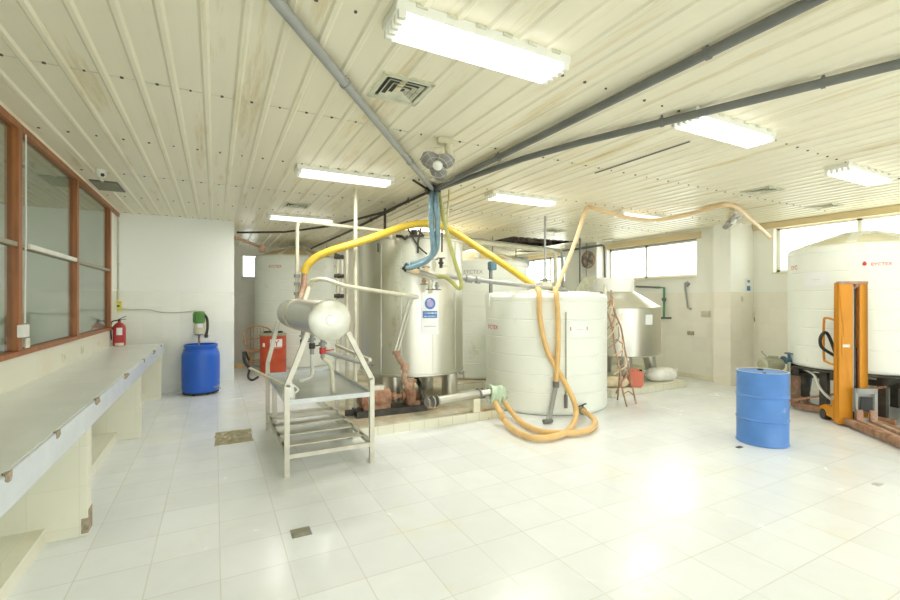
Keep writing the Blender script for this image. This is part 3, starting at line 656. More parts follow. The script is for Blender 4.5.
L(MB().tube([(-.19, .08, 1.34), (-.19, .26, 1.36), (-.19, .32, 1.30), (-.19, .32, .84), (-.19, .26, .78), (-.19, .08, .76)], .015, 8, 4), 'push_handle', 'orange')
L(MB().tube([(-.02, .20, .70), (-.08, .24, .85), (-.15, .27, 1.10), (-.20, .27, 1.17), (-.26, .26, 1.10), (-.25, .26, .98), (-.16, .25, .90), (-.08, .24, .85)], .02, 8, 4), 'tiller', 'black')
L(MB().box(-.17, -.07, -.0145, -.012, .9, 1.14), 'rating_sticker', 'orange'); L(MB().box(-.16, -.08, -.0155, -.0145, 1.0, 1.04), 'sticker_text', 'pipe')

# =====================================================================  PLATFORMS
t = thing('tiled_platform', 'low tiled platform stained brown under the round steel vat', 'platform', (2.5, 5.1, 0))
MB().box(1.4, 3.5, 5.05, 9.2, 0, .112).box(3.5, 5.9, 6.88, 9.2, 0, .112).build('base', 'platf', t)
MB().box(1.4, 3.5, 5.05, 9.2, .112, .12).box(3.5, 5.9, 6.88, 9.2, .112, .12).build('top_surface', 'platt', t)
t = thing('tiled_platform', 'low cream platform under the rectangular steel vat by the right wall', 'platform', (6.6, 5.2, 0))
MB().box(5.72, 7.66, 5.2, 6.87, 0, .112).build('base', 'platf', t, bevel=.01)
MB().box(5.73, 7.65, 5.21, 6.86, .112, .12).build('top_surface', 'pier', t)

# =====================================================================  STEEL VATS
TA = (2.675, 6.34); RA = .785
t = ta = thing('steel_vat', 'big round stainless vat with blue sign on stout legs, centre of the room', 'vat', (TA[0], TA[1], .12))
MB().lathe([(0, .50), (RA * .6, .51), (RA - .03, .535), (RA, .56), (RA, 2.44), (RA + .012, 2.45), (RA + .012, 2.47), (RA - .01, 2.475), (RA - .02, 2.46), (RA - .02, 2.30), (0, 2.28)], (TA[0], TA[1], 0), 96).build('shell', 'steel', t, sharp=50)
MB().lathe([(RA + .001, .545), (RA + .014, .55), (RA + .014, .575), (RA + .001, .58)], (TA[0], TA[1], 0), 96).build('bottom_band', 'steel2', t)
sm_ = MB()
for px in (381, 401, 433, 455):
    p = oncyl(px, 300, TA, RA); a = ang_of(p, TA); sm_.bar((TA[0] + RA * math.cos(a), TA[1] + RA * math.sin(a), .58), (TA[0] + RA * math.cos(a), TA[1] + RA * math.sin(a), 2.44), .012, .006)
sm_.build('weld_seam', 'steel2', t)
rv = MB()
for px in (397, 402):
    for k in range(22):
        p = oncyl(px + random.uniform(-1.5, 1.5), 245 + k * 6.2 + random.uniform(-2, 2), TA, RA); u = Vector((p.x - TA[0], p.y - TA[1], 0)).normalized()
        rv.cyl(p - u * .003, p + u * .004, .006, 6)
tag(rv.build('rivet', 'rust', t), kind='stuff')
for a in (-38, 52, 142, 232):
    a = math.radians(a - 8); u = Vector((math.cos(a), math.sin(a), 0)) * (RA - .17)
    MB().cyl((TA[0] + u.x, TA[1] + u.y, .12), (TA[0] + u.x, TA[1] + u.y, .54), .12, 28).build('leg', 'steel', t)
MB().bar((TA[0] - .5, TA[1] - .1, 2.50), (TA[0] + .5, TA[1] - .1, 2.50), .06, .05).cyl((TA[0], TA[1] - .1, 2.48), (TA[0], TA[1] - .1, 2.66), .05).build('agitator_beam', 'dark', t)
# sign on vat
p = oncyl(430, 300, TA, RA); a = ang_of(p, TA)
zt = oncyl(430, 292.5, TA, RA).z; zb = oncyl(430, 334, TA, RA).z
s_ = cyl_patch(TA, RA + .004, a, .25, zb, zt, .004).build('sign_plate', 'paper', t)
zc = oncyl(430, 303.5, TA, RA).z
disc = [Vector((.080 * math.cos(2 * PI * k / 28), .080 * math.sin(2 * PI * k / 28), 0)) for k in range(28)]
MB().add(wrap(disc, TA, RA + .0095, a, zc), [tuple(range(28))]).build('sign_disc', 'signblue', s_)
d2 = [v * .62 for v in disc]; MB().add(wrap(d2, TA, RA + .0105, a, zc), [tuple(range(28))]).build('sign_figure', 'signpink', s_)
z1_, z0_ = oncyl(430, 311, TA, RA).z, oncyl(430, 318, TA, RA).z
cyl_patch(TA, RA + .0085, a, .215, z0_, z1_, .001).build('sign_band', 'signblue', s_)
for row, hh_ in ((.020, .020), (-.024, .014)):      # two rows of small white script, too small to read
    mb = MB(); x_ = -.085
    while x_ < .085:
        w_ = random.uniform(.007, .018); h_ = hh_ * random.uniform(.35, 1)
        mb.add(wrap([Vector((x_, -h_ / 2, 0)), Vector((x_ + w_, -h_ / 2 + random.uniform(-.004, .004), 0)), Vector((x_ + w_, h_ / 2, 0)), Vector((x_, h_ / 3, 0))], TA, RA + .0105, a, (z0_ + z1_) / 2 + row), [(0, 1, 2, 3)]); x_ += w_ + .004
    tag(mb.build('sign_script', 'paper', s_), kind='stuff')
cyl_patch(TA, RA + .0085, a, .18, oncyl(430, 326.6, TA, RA).z, oncyl(430, 326, TA, RA).z, .001).build('print_line', 'inkgrey', s_)
p = oncyl(459, 373, TA, RA - .02); 
o_ = MB().cyl(p, p + Vector((.05, -.06, 0)), .018).cyl(p + Vector((.05, -.06, .04)), p + Vector((.05, -.06, -.08)), .014).build('sample_tap', 'greyl', t)
TB = atd(383, 300, 8.6); TB = (TB.x, TB.y); RB = .46
t = thing('steel_vat', 'slim steel tank rising behind the left edge of the big round vat', 'vat', (TB[0], TB[1], .12))
MB().lathe([(0, .5), (RB, .5), (RB, 2.72), (RB + .01, 2.73), (RB + .01, 2.76), (RB - .02, 2.77), (RB * .5, 2.82), (0, 2.84)], (TB[0], TB[1], 0), 64).build('shell', 'steel', t)
for k in range(3):
    a = 2 * PI * k / 3; u = Vector((math.cos(a), math.sin(a), 0)) * .36; MB().cyl((TB[0] + u.x, TB[1] + u.y, .12), (TB[0] + u.x, TB[1] + u.y, .5), .05).build('leg', 'steel2', t)

# second vat by the right wall: cylinder body, cone shoulders, hatch box
TC = (6.82, 6.1); RC = .79
t = thing('steel_vat', 'stainless vat with sloping shoulders and hatch by the right wall', 'vat', (TC[0], TC[1], .12))
MB().lathe([(0, .52), (RC - .02, .59), (RC, .61), (RC, 1.45), (RC + .008, 1.46), (RC, 1.48), (.36, 1.75), (.34, 1.76)], (TC[0], TC[1], 0), 80).build('shell', 'steel', t, sharp=25)
MB().lathe([(.34, 1.74), (.36, 1.76), (.36, 2.0), (.33, 2.02), (0, 2.03)], (TC[0] - .05, TC[1] - .0, 0), 40).build('hatch_neck', 'white_pipe', t)
for a in (225, 315, 45, 135):
    a = math.radians(a + 12); u = Vector((math.cos(a), math.sin(a), 0)) * .6
    MB().tube([(TC[0] + u.x * 1.15, TC[1] + u.y * 1.15, .12), (TC[0] + u.x, TC[1] + u.y, .62)], [.09, .12], 16).build('leg', 'steel2', t)
hq = [atd(574, 293, 7.7), atd(587, 293, 7.9), atd(597, 277, 8.0), atd(584, 277, 7.9)]
MB().prism(hq, (.015, .03, .0)).build('open_hatch', 'greyg', t)
p = oncyl(649, 320, TC, RC); a = ang_of(p, TC)
cyl_patch(TC, RC + .003, a, .17, oncyl(649, 324.7, TC, RC).z, oncyl(649, 314.7, TC, RC).z, .003).build('placard', 'paper', t)
p = atd(605, 285, 7.9)
MB().tube([p, p + Vector((0, 0, -.16)), p + Vector((-.02, -.03, -.26))], .03, 10).cyl(p + Vector((-.02, -.03, -.24)), p + Vector((-.03, -.04, -.31)), .04).build('overflow_pipe', 'pipe', t)

# =====================================================================  STEEL RACK WITH HORIZONTAL VESSEL
x0, x1, y0, y1 = .575, 1.37, 4.26, 5.92
t = rk = thing('steel_rack', 'galvanised steel rack table carrying a horizontal cylinder vessel', 'rack', (x0, y0, 0))
xm = .955
for (x, y, xt, zt_) in ((x0, y0, .76, 1.30), (x1, y0, 1.13, 1.29), (x0, y1, .70, 1.33), (x1 + .06, y1, 1.06, 1.33)):
    MB().bar((x, y, 0), (x, y, .83), .045).bar((x, y, .82), (xt, y, zt_), .045).build('leg', 'frame', t)
tr = MB().box(x0, x1, y0, y1, .655, .665).box(x0, x1, y0 - .015, y0 + .012, .65, .695).box(x0, x1, y1 - .012, y1 + .012, .65, .695).box(x0 - .012, x0 + .012, y0, y1, .65, .695).box(x1 - .012, x1 + .012, y0, y1, .65, .695)
tr.build('tray', 'tray', t)
ls = MB()
for x in (x0, x1): ls.bar((x, y0, .18), (x, y1, .18), .04)
for y in (y0, y1): ls.bar((x0, y, .18), (x1, y, .18), .04)
ls.build('lower_frame', 'frame', t)
for y in (4.58, 4.95, 5.32, 5.65): MB().box(x0, x1, y - .065, y + .065, .185, .20).build('shelf_slat', 'frame', t)
MB().bar((x0 + .06, 5.72, 0), (x0 + .06, 5.72, .65), .05).build('brace_post', 'frame', t)
MB().bar((x1, y0 + .05, 1.0), (x1 + .05, y1, 1.0), .03).build('side_rail', 'frame', t)
# the vessel rests on the rack
va = Vector((.94, 4.16, 1.415)); vb_ = Vector((.885, 6.15, 1.43)); vd = (vb_ - va).normalized(); RV = .182; LV = (vb_ - va).length
t = thing('horizontal_vessel', 'horizontal steel cylinder vessel lying on top of the rack', 'vessel', va)
MB().lathe([(RV, .02), (RV, LV - .03), (RV * .9, LV), (0, LV + .03)], va, 56, vd).build('shell', 'steel2', t)
MB().lathe([(0, -.035), (RV * .55, -.03), (RV * .92, -.012), (RV + .004, -.005), (RV + .012, .0), (RV + .012, .022), (RV, .028)], va, 56, vd).build('end_cap', 'cap', t)
MB().lathe([(0, -.042), (.045, -.04), (.05, -.03), (0, -.028)], va, 24, vd).build('cap_boss', 'cap', t)
MB().lathe([(RV + .001, LV * .68), (RV + .008, LV * .68), (RV + .008, LV * .74), (RV + .001, LV * .74)], va, 48, vd).build('band', 'pipe', t)
for k, (f_, L_) in enumerate(((.14, .20), (.38, .22), (.62, .18))):
    p = va + vd * LV * f_ + Vector((0, 0, -RV))
    n_ = MB().cyl(p + Vector((0, 0, .02)), p - Vector((0, 0, L_)), .022).cyl(p - Vector((0, 0, .05)), p - Vector((0, 0, .07)), .04).build('drain_nozzle', 'greyl', t)
    MB().cyl(p - Vector((0, 0, .10)), p - Vector((0, 0, .16)), .033, 12).bar(p + Vector((.02, -.03, -.13)), p + Vector((.10, -.05, -.12)), .02, .012).build('valve_lever', 'inkred' if k == 0 else 'dark', n_)
p = va + vd * LV * .14 + Vector((0, 0, -RV - .2))
box_thing('bent_pipe', 'cream bent pipe dropping from the vessel to the tray', 'pipe', MB().tube([p, p + Vector((.07, .03, -.06)), p + Vector((.10, .05, -.16)), (p.x + .11, p.y + .05, .675)], .022, 10, 5), 'pipe', bevel=0)
p = va + vd * LV * .38 + Vector((0, 0, -RV - .22))
box_thing('bent_pipe', 'pale elbow pipe under the middle of the vessel', 'pipe', MB().tube([p, p + Vector((0, 0, -.2)), p + Vector((-.05, .0, -.26)), p + Vector((-.13, .0, -.28))], .022, 10, 4), 'white_pipe', bevel=0)
box_thing('grey_pipe', 'straight grey pipe slanting from the vessel valve toward the round vat', 'pipe', MB().tube([atd(324, 351, 4.85), atd(357, 361.5, 5.5), atd(372, 364, 6.2)], .027, 10), 'greyl', bevel=0)
# lever bar and white jug on tray
a_, b_ = atd(249.5, 368, 5.4), atd(286, 386, 4.5)
t = thing('lever_bar', 'long worn lever bar lying across the left edge of the tray', 'bar', a_)
MB().bar(a_, b_, .03, .02).build('bar', 'pipe', t); MB().tube([a_, a_ + Vector((-.05, .03, .08)), a_ + Vector((-.06, .05, .2))], .02, 8, 4).build('grip', 'black', t)
jz = Vector((x0 + .04, y0 + .17, .668))
t = thing('white_jug', 'small white plastic jug standing on the near left corner of the tray', 'jug', jz)
MB().lathe([(0, 0), (.055, 0), (.06, .02), (.045, .12), (.03, .15), (.03, .165), (0, .165)], jz, 20).build('body', 'tank', t)
MB().tube([jz + Vector((.05, 0, .04)), jz + Vector((.085, 0, .08)), jz + Vector((.035, 0, .13))], .008, 6, 4).build('handle', 'tank', t)

# =====================================================================  PUMP AND PIPEWORK AT THE VAT
bp = onz(357, 419, .12); P0 = Vector((bp.x, bp.y, .12)); P1 = onz(427, 411, .12); pd = (P1 - P0).normalized(); ps = Vector((-pd.y, pd.x, 0)); PL = (P1 - P0).length
t = thing('rusty_pump', 'rust covered pump and motor on a dark channel bed beside the platform edge', 'pump', P0)
Lc = lambda f, s, z: P0 + pd * (PL * f) + ps * s + Vector((0, 0, z))
MB().bar(Lc(0, .02, .04), Lc(1, .02, .04), .04, .08).bar(Lc(0, .26, .04), Lc(1, .26, .04), .04, .08).bar(Lc(.0, .14, .05), Lc(0, .15, .05), .24, .08).bar(Lc(.0, .14, .075), Lc(1, .14, .075), .26, .015).build('bed_frame', 'dark', t)
MB().lathe([(0, 0), (.08, 0), (.115, .02), (.115, PL * .42), (.07, PL * .45), (0, PL * .45)], Lc(.06, .14, .21), 28, pd).build('motor', 'rust', t)
MB().bar(Lc(.10, .14, .11), Lc(.48, .14, .11), .2, .06).build('motor_foot', 'rust', t)
MB().bar(Lc(.22, .14, .34), Lc(.40, .14, .34), .1, .06).build('terminal_box', 'frame', t, bevel=.005)
MB().lathe([(.03, 0), (.055, .02), (.055, .06), (.03, .08), (.03, .14), (.06, .15), (.06, .18)], Lc(.52, .14, .20), 20, pd).build('coupling', 'rust', t)
MB().lathe([(0, 0), (.10, 0), (.14, .03), (.14, .10), (.09, .14), (.05, .16), (.05, .22), (.08, .225), (.08, .245), (0, .245)], Lc(.72, .14, .19), 28, pd).build('volute', 'rust', t)
MB().bar(Lc(.76, .14, .10), Lc(.92, .14, .10), .18, .08).build('pump_foot', 'rustp', t)
MB().cyl(Lc(.80, .12, .28), Lc(.80, .12, .40), .05).cyl(Lc(.80, .12, .38), Lc(.80, .12, .41), .08).build('outlet_flange', 'rust', t)
pts = [Lc(.80, .12, .40), atd(409, 387, 5.6), atd(404, 379, 5.55), atd(405, 368, 5.55), atd(400, 360, 5.5), atd(396, 352, 5.5)]
box_thing('rusty_riser', 'rust stained bent riser pipe climbing from the pump', 'pipe', MB().tube(pts, .035, 12, 6).cyl(pts[3] - Vector((0, 0, .02)), pts[3] + Vector((0, 0, .03)), .055).cyl(pts[5] - Vector((0, 0, .03)), pts[5] + Vector((0, 0, .02)), .045), 'rustp', bevel=0)
up1 = atd(396, 352, 5.5); up2 = atd(411, 297, 5.75)
off = rgt * .035
box_thing('steel_riser', 'slanting twin steel riser pipe in front of the round vat', 'pipe', MB().tube([up1 - off * .5, up2 - off * .5], .014, 10).tube([up1 + off * .6, up2 + off * .9], .012, 10).bar(up2 - off * 3, up2 + off * 3, .04, .02), 'steel2', bevel=0)
# suction pipe to the right with flanges
s0 = P0 + pd * (PL * .72 + .24) + ps * .14 + Vector((0, 0, .19)); s1 = atd(436, 401, 5.55); s2 = atd(478, 394, 5.95); s3 = atd(492, 392, 6.0)
t = thing('suction_pipe', 'thick steel pipe with flanges running from the pump to the rag', 'pipe', s1)
MB().cyl(s0, s1, .03).cyl(s1, s2, .055, 20).cyl(s2, s3, .045, 16).build('pipe', 'steel2', t)
sd_ = (s2 - s1).normalized()
for q, r_ in ((s1, .075), (s1 - sd_ * .06, .07), (s1 - sd_ * .14, .06), (s2, .075), (s2 + sd_ * .07, .07)): MB().cyl(q, q + sd_ * .02, r_, 20).build('flange', 'drain', t)
MB().tube([s3, s3 + sd_ * .06 + Vector((.02, -.03, -.03)), s3 + sd_ * .08 + Vector((.05, -.12, -.10))], .06, 12, 4).build('elbow', 'greyg', t)
b0 = Vector((s2.x, s2.y, .0)) - sd_ * .05
MB().box(b0.x - .05, b0.x + .05, b0.y - .05, b0.y + .05, .12 if s2.x < 3.5 else 0, s2.z - .05).build('support_block', 'domew', t)
# vat outlet elbow under the vat
box_thing('vat_outlet', 'dark outlet elbow curving under the round vat to the pump', 'pipe', MB().tube([(TA[0] - .0, TA[1] - .1, .52), (TA[0] - .02, TA[1] - .25, .42), (TA[0] - .08, TA[1] - .50, .38), atd(421, 391, 5.95), atd(424, 400, 5.75)], .035, 10, 5), 'dark', bevel=0)
# green rag over the elbow
rg = MB(); rc = s3 + sd_ * .05 + Vector((.0, -.05, .0)); n1, n2 = 12, 10; vs = []
for i in range(n1):
    for j in range(n2):
        u = (i / (n1 - 1) - .5); v = (j / (n2 - 1) - .5)
        x = u * .18; y_ = v * .46
        drop = -.75 * max(0, abs(y_) - .05) ; zz = .085 + drop * 1.5 + .008 * math.sin(9 * u + 5 * v) + .006 * math.sin(11 * v + 3 * u)
        vs.append(rc + rgt * (x + .02 * math.sin(7 * v)) - fwd * (.07 * math.tanh(y_ * 9) + .012 * math.sin(14 * u)) + Vector((0, 0, zz - (.05 * u if v < 0 else -.0))))
fs = [(i * n2 + j, i * n2 + j + 1, (i + 1) * n2 + j + 1, (i + 1) * n2 + j) for i in range(n1 - 1) for j in range(n2 - 1)]
rg.add(vs, fs); o = box_thing('green_rag', 'pale green rag draped over the hose coupling beside the front tank', 'rag', rg, 'rag', bevel=0)
sf = o.modifiers.new('s', 'SOLIDIFY'); sf.thickness = .012
# cloth bundle by pump
p = onz(431, 410, .12)
o = box_thing('cloth_bundle', 'cream cloth bundle lying on the platform right of the pump', 'cloth', MB().lathe([(0, 0), (.10, 0), (.13, .04), (.11, .10), (.04, .14), (0, .13)], (p.x + .06, p.y + .12, .12), 11), 'sackc', bevel=.01)

# ---- tall white pole and horizontal pipe to vat
pl = onz(355.5, 188, CH)
t = thing('pipe_pole', 'tall white pole from the platform up to the ceiling left of the round vat', 'pole', (pl.x, pl.y, .12))
MB().cyl((pl.x, pl.y, .12), (pl.x, pl.y, CH), .026, 12).build('pole', 'pipe', t); MB().box(pl.x - .06, pl.x + .06, pl.y - .06, pl.y + .06, .12, .13).build('base_plate', 'pipe', t)
vz = atd(297, 222, 5.75)
vx = Vector((.90, vz.y, 0))
box_thing('overhead_pipe', 'pale pipe rising from the vessel and turning across to the vat rim', 'pipe', MB().tube([(.905, 5.80, 1.60), (.905, 5.80, 2.50), (.915, 5.80, 2.56), (.96, 5.80, 2.585), atd(345, 226.5, 5.9), atd(388, 231.5, 6.0), atd(391, 233.5, 6.0), atd(392, 240, 6.0)], .024, 10), 'pipe', bevel=0)
MBx = MB()
for z in (1.68, 1.80, 1.90): MBx.cyl((.88, 5.80, z), (.93, 5.80, z), .02); MBx.cyl((.905, 5.8, z - .02), (.905, 5.8, z + .02), .04)
box_thing('valve_stack', 'stack of small grey valves on the pipe above the vessel', 'valve', MBx, 'greyl', bevel=0)
# cream pipe right of it
box_thing('cream_pipe', 'cream pipe bending out of the vessel and running to the vat face', 'pipe', MB().tube([(.93, 5.42, 1.59), atd(309, 287, 5.45), atd(312, 281, 5.42), atd(319, 279, 5.4), atd(326, 279.5, 5.4), atd(345, 286, 5.5), atd(380, 291.5, 5.7), atd(418, 297, 5.98)], .027, 10), 'pipe', bevel=0)
# hose fitting + yellow hose
box_thing('hose_fitting', 'dark corroded fitting joining the yellow hose to the vessel', 'fitting', MB().tube([(.90, 5.58, 1.58), atd(304, 285, 5.5), atd(304.5, 271, 5.5)], .036, 12).cyl(atd(304, 290, 5.5), atd(304, 286, 5.5), .05), 'rustp', bevel=0)
yh = [atd(304, 273, 5.5), atd(307, 266, 5.5), atd(316, 257.5, 5.52), atd(330, 251, 5.55), atd(350, 245, 5.6), atd(370, 238.5, 5.7), atd(392, 230.5, 5.85), atd(410, 225, 6.0), atd(428, 223.5, 6.1), atd(445, 227.5, 6.2), atd(462, 237, 6.3), atd(480, 249, 6.4), atd(500, 262, 6.45), atd(520, 276, 6.5), atd(534, 286, 6.5)]
box_thing('yellow_hose', 'thick yellow hose arching from the vessel over the round vat to the front tank', 'hose', MB().tube(yh, .048, 12, 5), 'yellow', bevel=0)
# grey pipe across to the front tank top
box_thing('grey_pipe', 'long grey pipe running level from the valve cluster to the front tank top', 'pipe', MB().tube([atd(447, 276, 5.95), atd(470, 279, 6.1), atd(520, 285, 6.35), atd(567, 290, 6.6)], .033, 12).cyl(atd(466, 278.6, 6.07), atd(472, 279.4, 6.1), .05).cyl(atd(476, 279.8, 6.12), atd(480, 280.3, 6.14), .05), 'greyl', bevel=0)
# valve cluster
vc = atd(432, 275, 5.85)
t = thing('valve_cluster', 'cluster of small valves and fittings in front of the round vat top', 'valves', vc)
MB().tube([atd(404, 270, 5.8), atd(420, 272, 5.8), atd(436, 277, 5.85), atd(448, 276, 5.95)], .03, 10).build('manifold', 'steel2', t)
for px, py, hh, mm in ((418, 270, .10, 'dark'), (426, 274, .09, 'brass'), (434, 270, .14, 'pipe'), (441, 268, .13, 'dark'), (430, 280, -.12, 'pipe'), (437, 282, -.10, 'greyl'), (424, 278, -.08, 'rustp')):
    q = atd(px, py, 5.83)
    n_ = MB().cyl(q, q + Vector((0, 0, hh)), .022, 10).cyl(q + Vector((0, 0, hh * .4)), q + Vector((0, 0, hh * .6)), .035, 10).build('valve', M.get(mm, M['tanp']), t)
    MB().bar(q + Vector((0, 0, hh)) - rgt * .05, q + Vector((0, 0, hh)) + rgt * .05, .016, .012).build('valve_lever', 'dark', n_)
MB().bar(atd(441, 266, 5.85), atd(454, 266, 5.9), .02, .02).bar(atd(430, 284, 5.85), atd(430, 293, 5.9), .06, .04).bar(atd(433, 276, 5.85), atd(434, 262, 5.9), .05, .05).build('bracket', 'pipe', t)
MB().cyl(atd(432, 277, 5.85), oncyl(432, 280, TA, RA - .02), .03).build('inlet', 'steel2', t)
# rim clutter
t = thing('rim_clamp_rail', 'dark clamps and short rods hooked over the front rim of the round vat', 'clamps', atd(420, 238, 6.0))
MB().tube([atd(396, 236, 6.0), atd(402, 236.5, 6.0), atd(405, 239, 6.0), atd(408, 236, 6.0)], .02, 8).tube([atd(407, 227, 5.95), atd(412, 236, 5.98), atd(419, 247, 5.98), atd(427, 254, 5.98)], .012, 8, 4).bar(atd(409, 236, 6), atd(424, 236, 6), .03, .03).build('rail', 'dark', t)
MB().tube([atd(421, 228, 5.98), atd(418, 242, 5.98), atd(418, 253, 6.0)], .013, 8).tube([atd(418, 230, 6), atd(424, 236, 6.0)], .012, 8).tube([atd(442, 230, 6), atd(442, 252, 6)], .012, 8).tube([atd(378, 243, 6.15), atd(378, 252, 6.15)], .012, 8).build('rod', 'dark', t)

# ---- ceiling junction, flexible hoses
J = onz(433, 191, CH - .07)
t = thing('ceiling_junction', 'dark clamp junction at the ceiling where the grey pipes meet', 'junction', (J.x, J.y, CH))
MB().cyl((J.x, J.y, CH), (J.x, J.y, CH - .12), .035).cyl((J.x - .09, J.y + .02, CH - .07), (J.x + .09, J.y, CH - .07), .05).build('clamp', 'dark', t)
MB().bar((J.x - .03, J.y, CH - .08), onz(413, 180, CH - .03), .02, .02).build('strap', 'dark', t)
def ceil_pipe(label, pts, r=.027, m='grey', clips=2, name='ceiling_pipe'):
    t = thing(name, label, 'pipe', pts[0])
    MB().tube(pts, r, 12).build('pipe', m, t)
    for k in range(clips):
        q = Vector(pts[0]).lerp(Vector(pts[1]), (k + .6) / (clips + .3)); MB().cyl(q, (q.x, q.y, CH), .009, 8).lathe([(r, -.012), (r + .007, -.012), (r + .007, .012), (r, .012)], q, 16, Vector(pts[1]) - Vector(pts[0])).build('pipe_clip', m, t)
zc_ = CH - .055
ceil_pipe('grey ceiling pipe running to the upper left over the near lamp side', [onz(253, -28, zc_), Vector((J.x, J.y, zc_))], .03, 'greyl')
ceil_pipe('grey ceiling pipe running toward the top right corner, upper of the two', [(2.47, .3, zc_), Vector((J.x, J.y, zc_))], .03)
ceil_pipe('grey ceiling pipe passing beside the right lamp, lower of the two', [onz(960, 49, zc_), onz(580, 142.5, zc_), onz(522, 159, zc_), Vector((J.x + .02, J.y, zc_))], .03)
ceil_pipe('dark ceiling pipe running from the junction to the back left partition', [Vector((J.x, J.y, zc_)), onz(385, 212, zc_), onz(330, 226, zc_), onz(285, 232, zc_), onz(237, 232.5, zc_)], .02, 'dark', 1)
ceil_pipe('dark ceiling pipe slanting down toward the dome of the far left tank', [onz(395, 208, zc_), onz(350, 231, zc_), onz(311, 248.5, zc_)], .022, 'dark', 1)
dv = onz(385, 212, zc_)
box_thing('drop_rod', 'short dark rod hanging from the ceiling left of the round vat', 'rod', MB().tube([(dv.x, dv.y, CH), (dv.x, dv.y, 2.62)], .022, 8), 'dark', bevel=0)
t = thing('spray_arm', 'dark pipe arm with square end sticking out past the partition wall', 'pipe', ony(236, 238, YP + .1))
MB().tube([ony(236, 237, YP + .02) + Vector((-.03, 0, 0)), atd(250, 243, 9.0), atd(261, 247, 9.4)], .028, 10).build('arm', 'rustp', t)
MB().box(-.06, .06, -.06, .06, -.07, .07).build('end_box', 'rustp', None)
eb = bpy.data.objects[[o.name for o in COL.objects if o.name.startswith('end_box')][-1]]; eb.parent = t; eb.location = MW[t.name].inverted() @ atd(262, 248.5, 9.4)
# blue hoses
h1 = [(J.x - .03, J.y - .02, CH - .10), atd(431, 205, 5.35), atd(431.5, 225, 5.4), atd(433, 243, 5.45), atd(433, 252, 5.5), atd(428, 260, 5.55), atd(418, 265, 5.6), atd(409, 268, 5.65), atd(405, 266.5, 5.75), atd(407, 264.5, 5.8)]
h2 = [(J.x + .03, J.y - .02, CH - .10), atd(436.5, 205, 5.35), atd(437.5, 225, 5.4), atd(437.5, 240, 5.45), atd(436, 250, 5.5), atd(430, 257.5, 5.55), atd(420, 262, 5.65), atd(412, 263.5, 5.75)]
box_thing('blue_hose', 'clear blue hose hanging from the junction, left of the pair', 'hose', MB().tube(h1, .034, 12, 6), 'bluehose', 'blue hoses', 0)
box_thing('blue_hose', 'clear blue hose hanging from the junction, right of the pair', 'hose', MB().tube(h2, .034, 12, 6), 'bluehose', 'blue hoses', 0)
t = thing('hose_coupling', 'dark coupling ring at the lower end of the blue hoses', 'coupling', atd(406, 267, 5.7))
MB().cyl(atd(404, 266, 5.7), atd(408, 269, 5.7), .05).build('ring', 'dark', t); MB().cyl(atd(406, 268, 5.7), atd(418, 272, 5.78), .04).build('tail', 'tanp', t)
o1 = [(J.x + .08, J.y, CH - .08), atd(442, 212, 5.4), atd(448, 237, 5.4), atd(455, 262, 5.45), atd(461, 281, 5.5), atd(461, 287, 5.5), atd(458, 288, 5.55), atd(452, 282, 5.65), atd(445, 277, 5.75), atd(438, 276, 5.8)]
box_thing('olive_hose', 'olive green hose looping down from the junction past the blue hoses', 'hose', MB().tube(o1, .027, 10, 6), 'olive', bevel=0)
box_thing('olive_line', 'thin olive cord hanging beside the olive hose', 'cord', MB().tube([onz(449, 190, CH), atd(448, 208, 5.5), atd(446.5, 228, 5.5)], .010, 8), 'olive', bevel=0)

# ---- pipe manifold ladder left of vat
mb = MB(); A1 = atd(338, 300, 6.2); A2 = atd(347, 300, 6.0)
t = thing('pipe_ladder', 'pale upright pipe pair with dark valve rungs left of the round vat', 'pipework', (A1.x, A1.y, 0))
for q, zt_ in ((A1, 2.17), (A2, 2.30)):
    MB().cyl((q.x, q.y, .12 if q.x > 1.4 else 0), (q.x, q.y, zt_), .022, 10).build('upright', 'pipe', t)
MB().cyl((A1.x + .06, A1.y, 1.0), (A1.x + .06, A1.y, 2.17), .015, 10).build('upright', 'white_pipe', t)
for y in (257, 276, 296, 330):
    q = atd(338, y, 6.2); MB().cyl(q - rgt * .05, q + rgt * .08, .028, 10).cyl(q - rgt * .01, q + rgt * .02, .04, 10).build('valve_rung', 'dark', t)
MB().tube([atd(327, 251, 6.3), atd(327, 248, 6.3), atd(333, 247.5, 6.3), (A1.x, A1.y, 2.15)], .02, 8).build('top_bend', 'dark', t)

# =====================================================================  AMBER HOSES AT FRONT TANK
Rh = RF + .055
hA = [atd(537, 289, 6.4), oncyl(539, 292, TF, Rh), oncyl(540, 318, TF, Rh), oncyl(547, 350, TF, Rh), oncyl(560, 374, TF, Rh), onz(573, 399, .30), onz(576, 413, .13), onz(572, 426, .05), onz(560, 435, .05), onz(535, 438, .05), onz(514, 430, .05), onz(504, 420, .07), onz(499, 410, .20), onz(493, 399, .24)]
box_thing('amber_hose', 'amber hose hanging down the front tank and looping over the floor', 'hose', MB().tube(hA, .036, 12, 6), 'tan', 'amber hoses', 0)
hB = [atd(555, 289, 6.5), oncyl(556, 293, TF, Rh), oncyl(558, 320, TF, Rh), oncyl(558, 350, TF, Rh), oncyl(556, 385, TF, Rh)]
box_thing('amber_hose', 'straight amber hose hanging down the middle of the front tank', 'hose', MB().tube(hB, .036, 12, 6), 'tan', 'amber hoses', 0)
t = thing('hose_nozzle', 'grey metal nozzle at the end of the straight amber hose', 'nozzle', hB[-1])
n2_ = [hB[-1], oncyl(554, 395, TF, Rh), oncyl(551, 410, TF, Rh + .02), onz(548, 421, .04)]
MB().tube(n2_, .032, 12, 3).build('tube', 'greyl', t); MB().cyl(n2_[-1] + Vector((.06, 0, .0)), n2_[-1] - Vector((.07, 0, 0)), .03).cyl(n2_[0] - Vector((0, 0, .03)), n2_[0] + Vector((0, 0, .05)), .042).build('tip', 'grey', t)
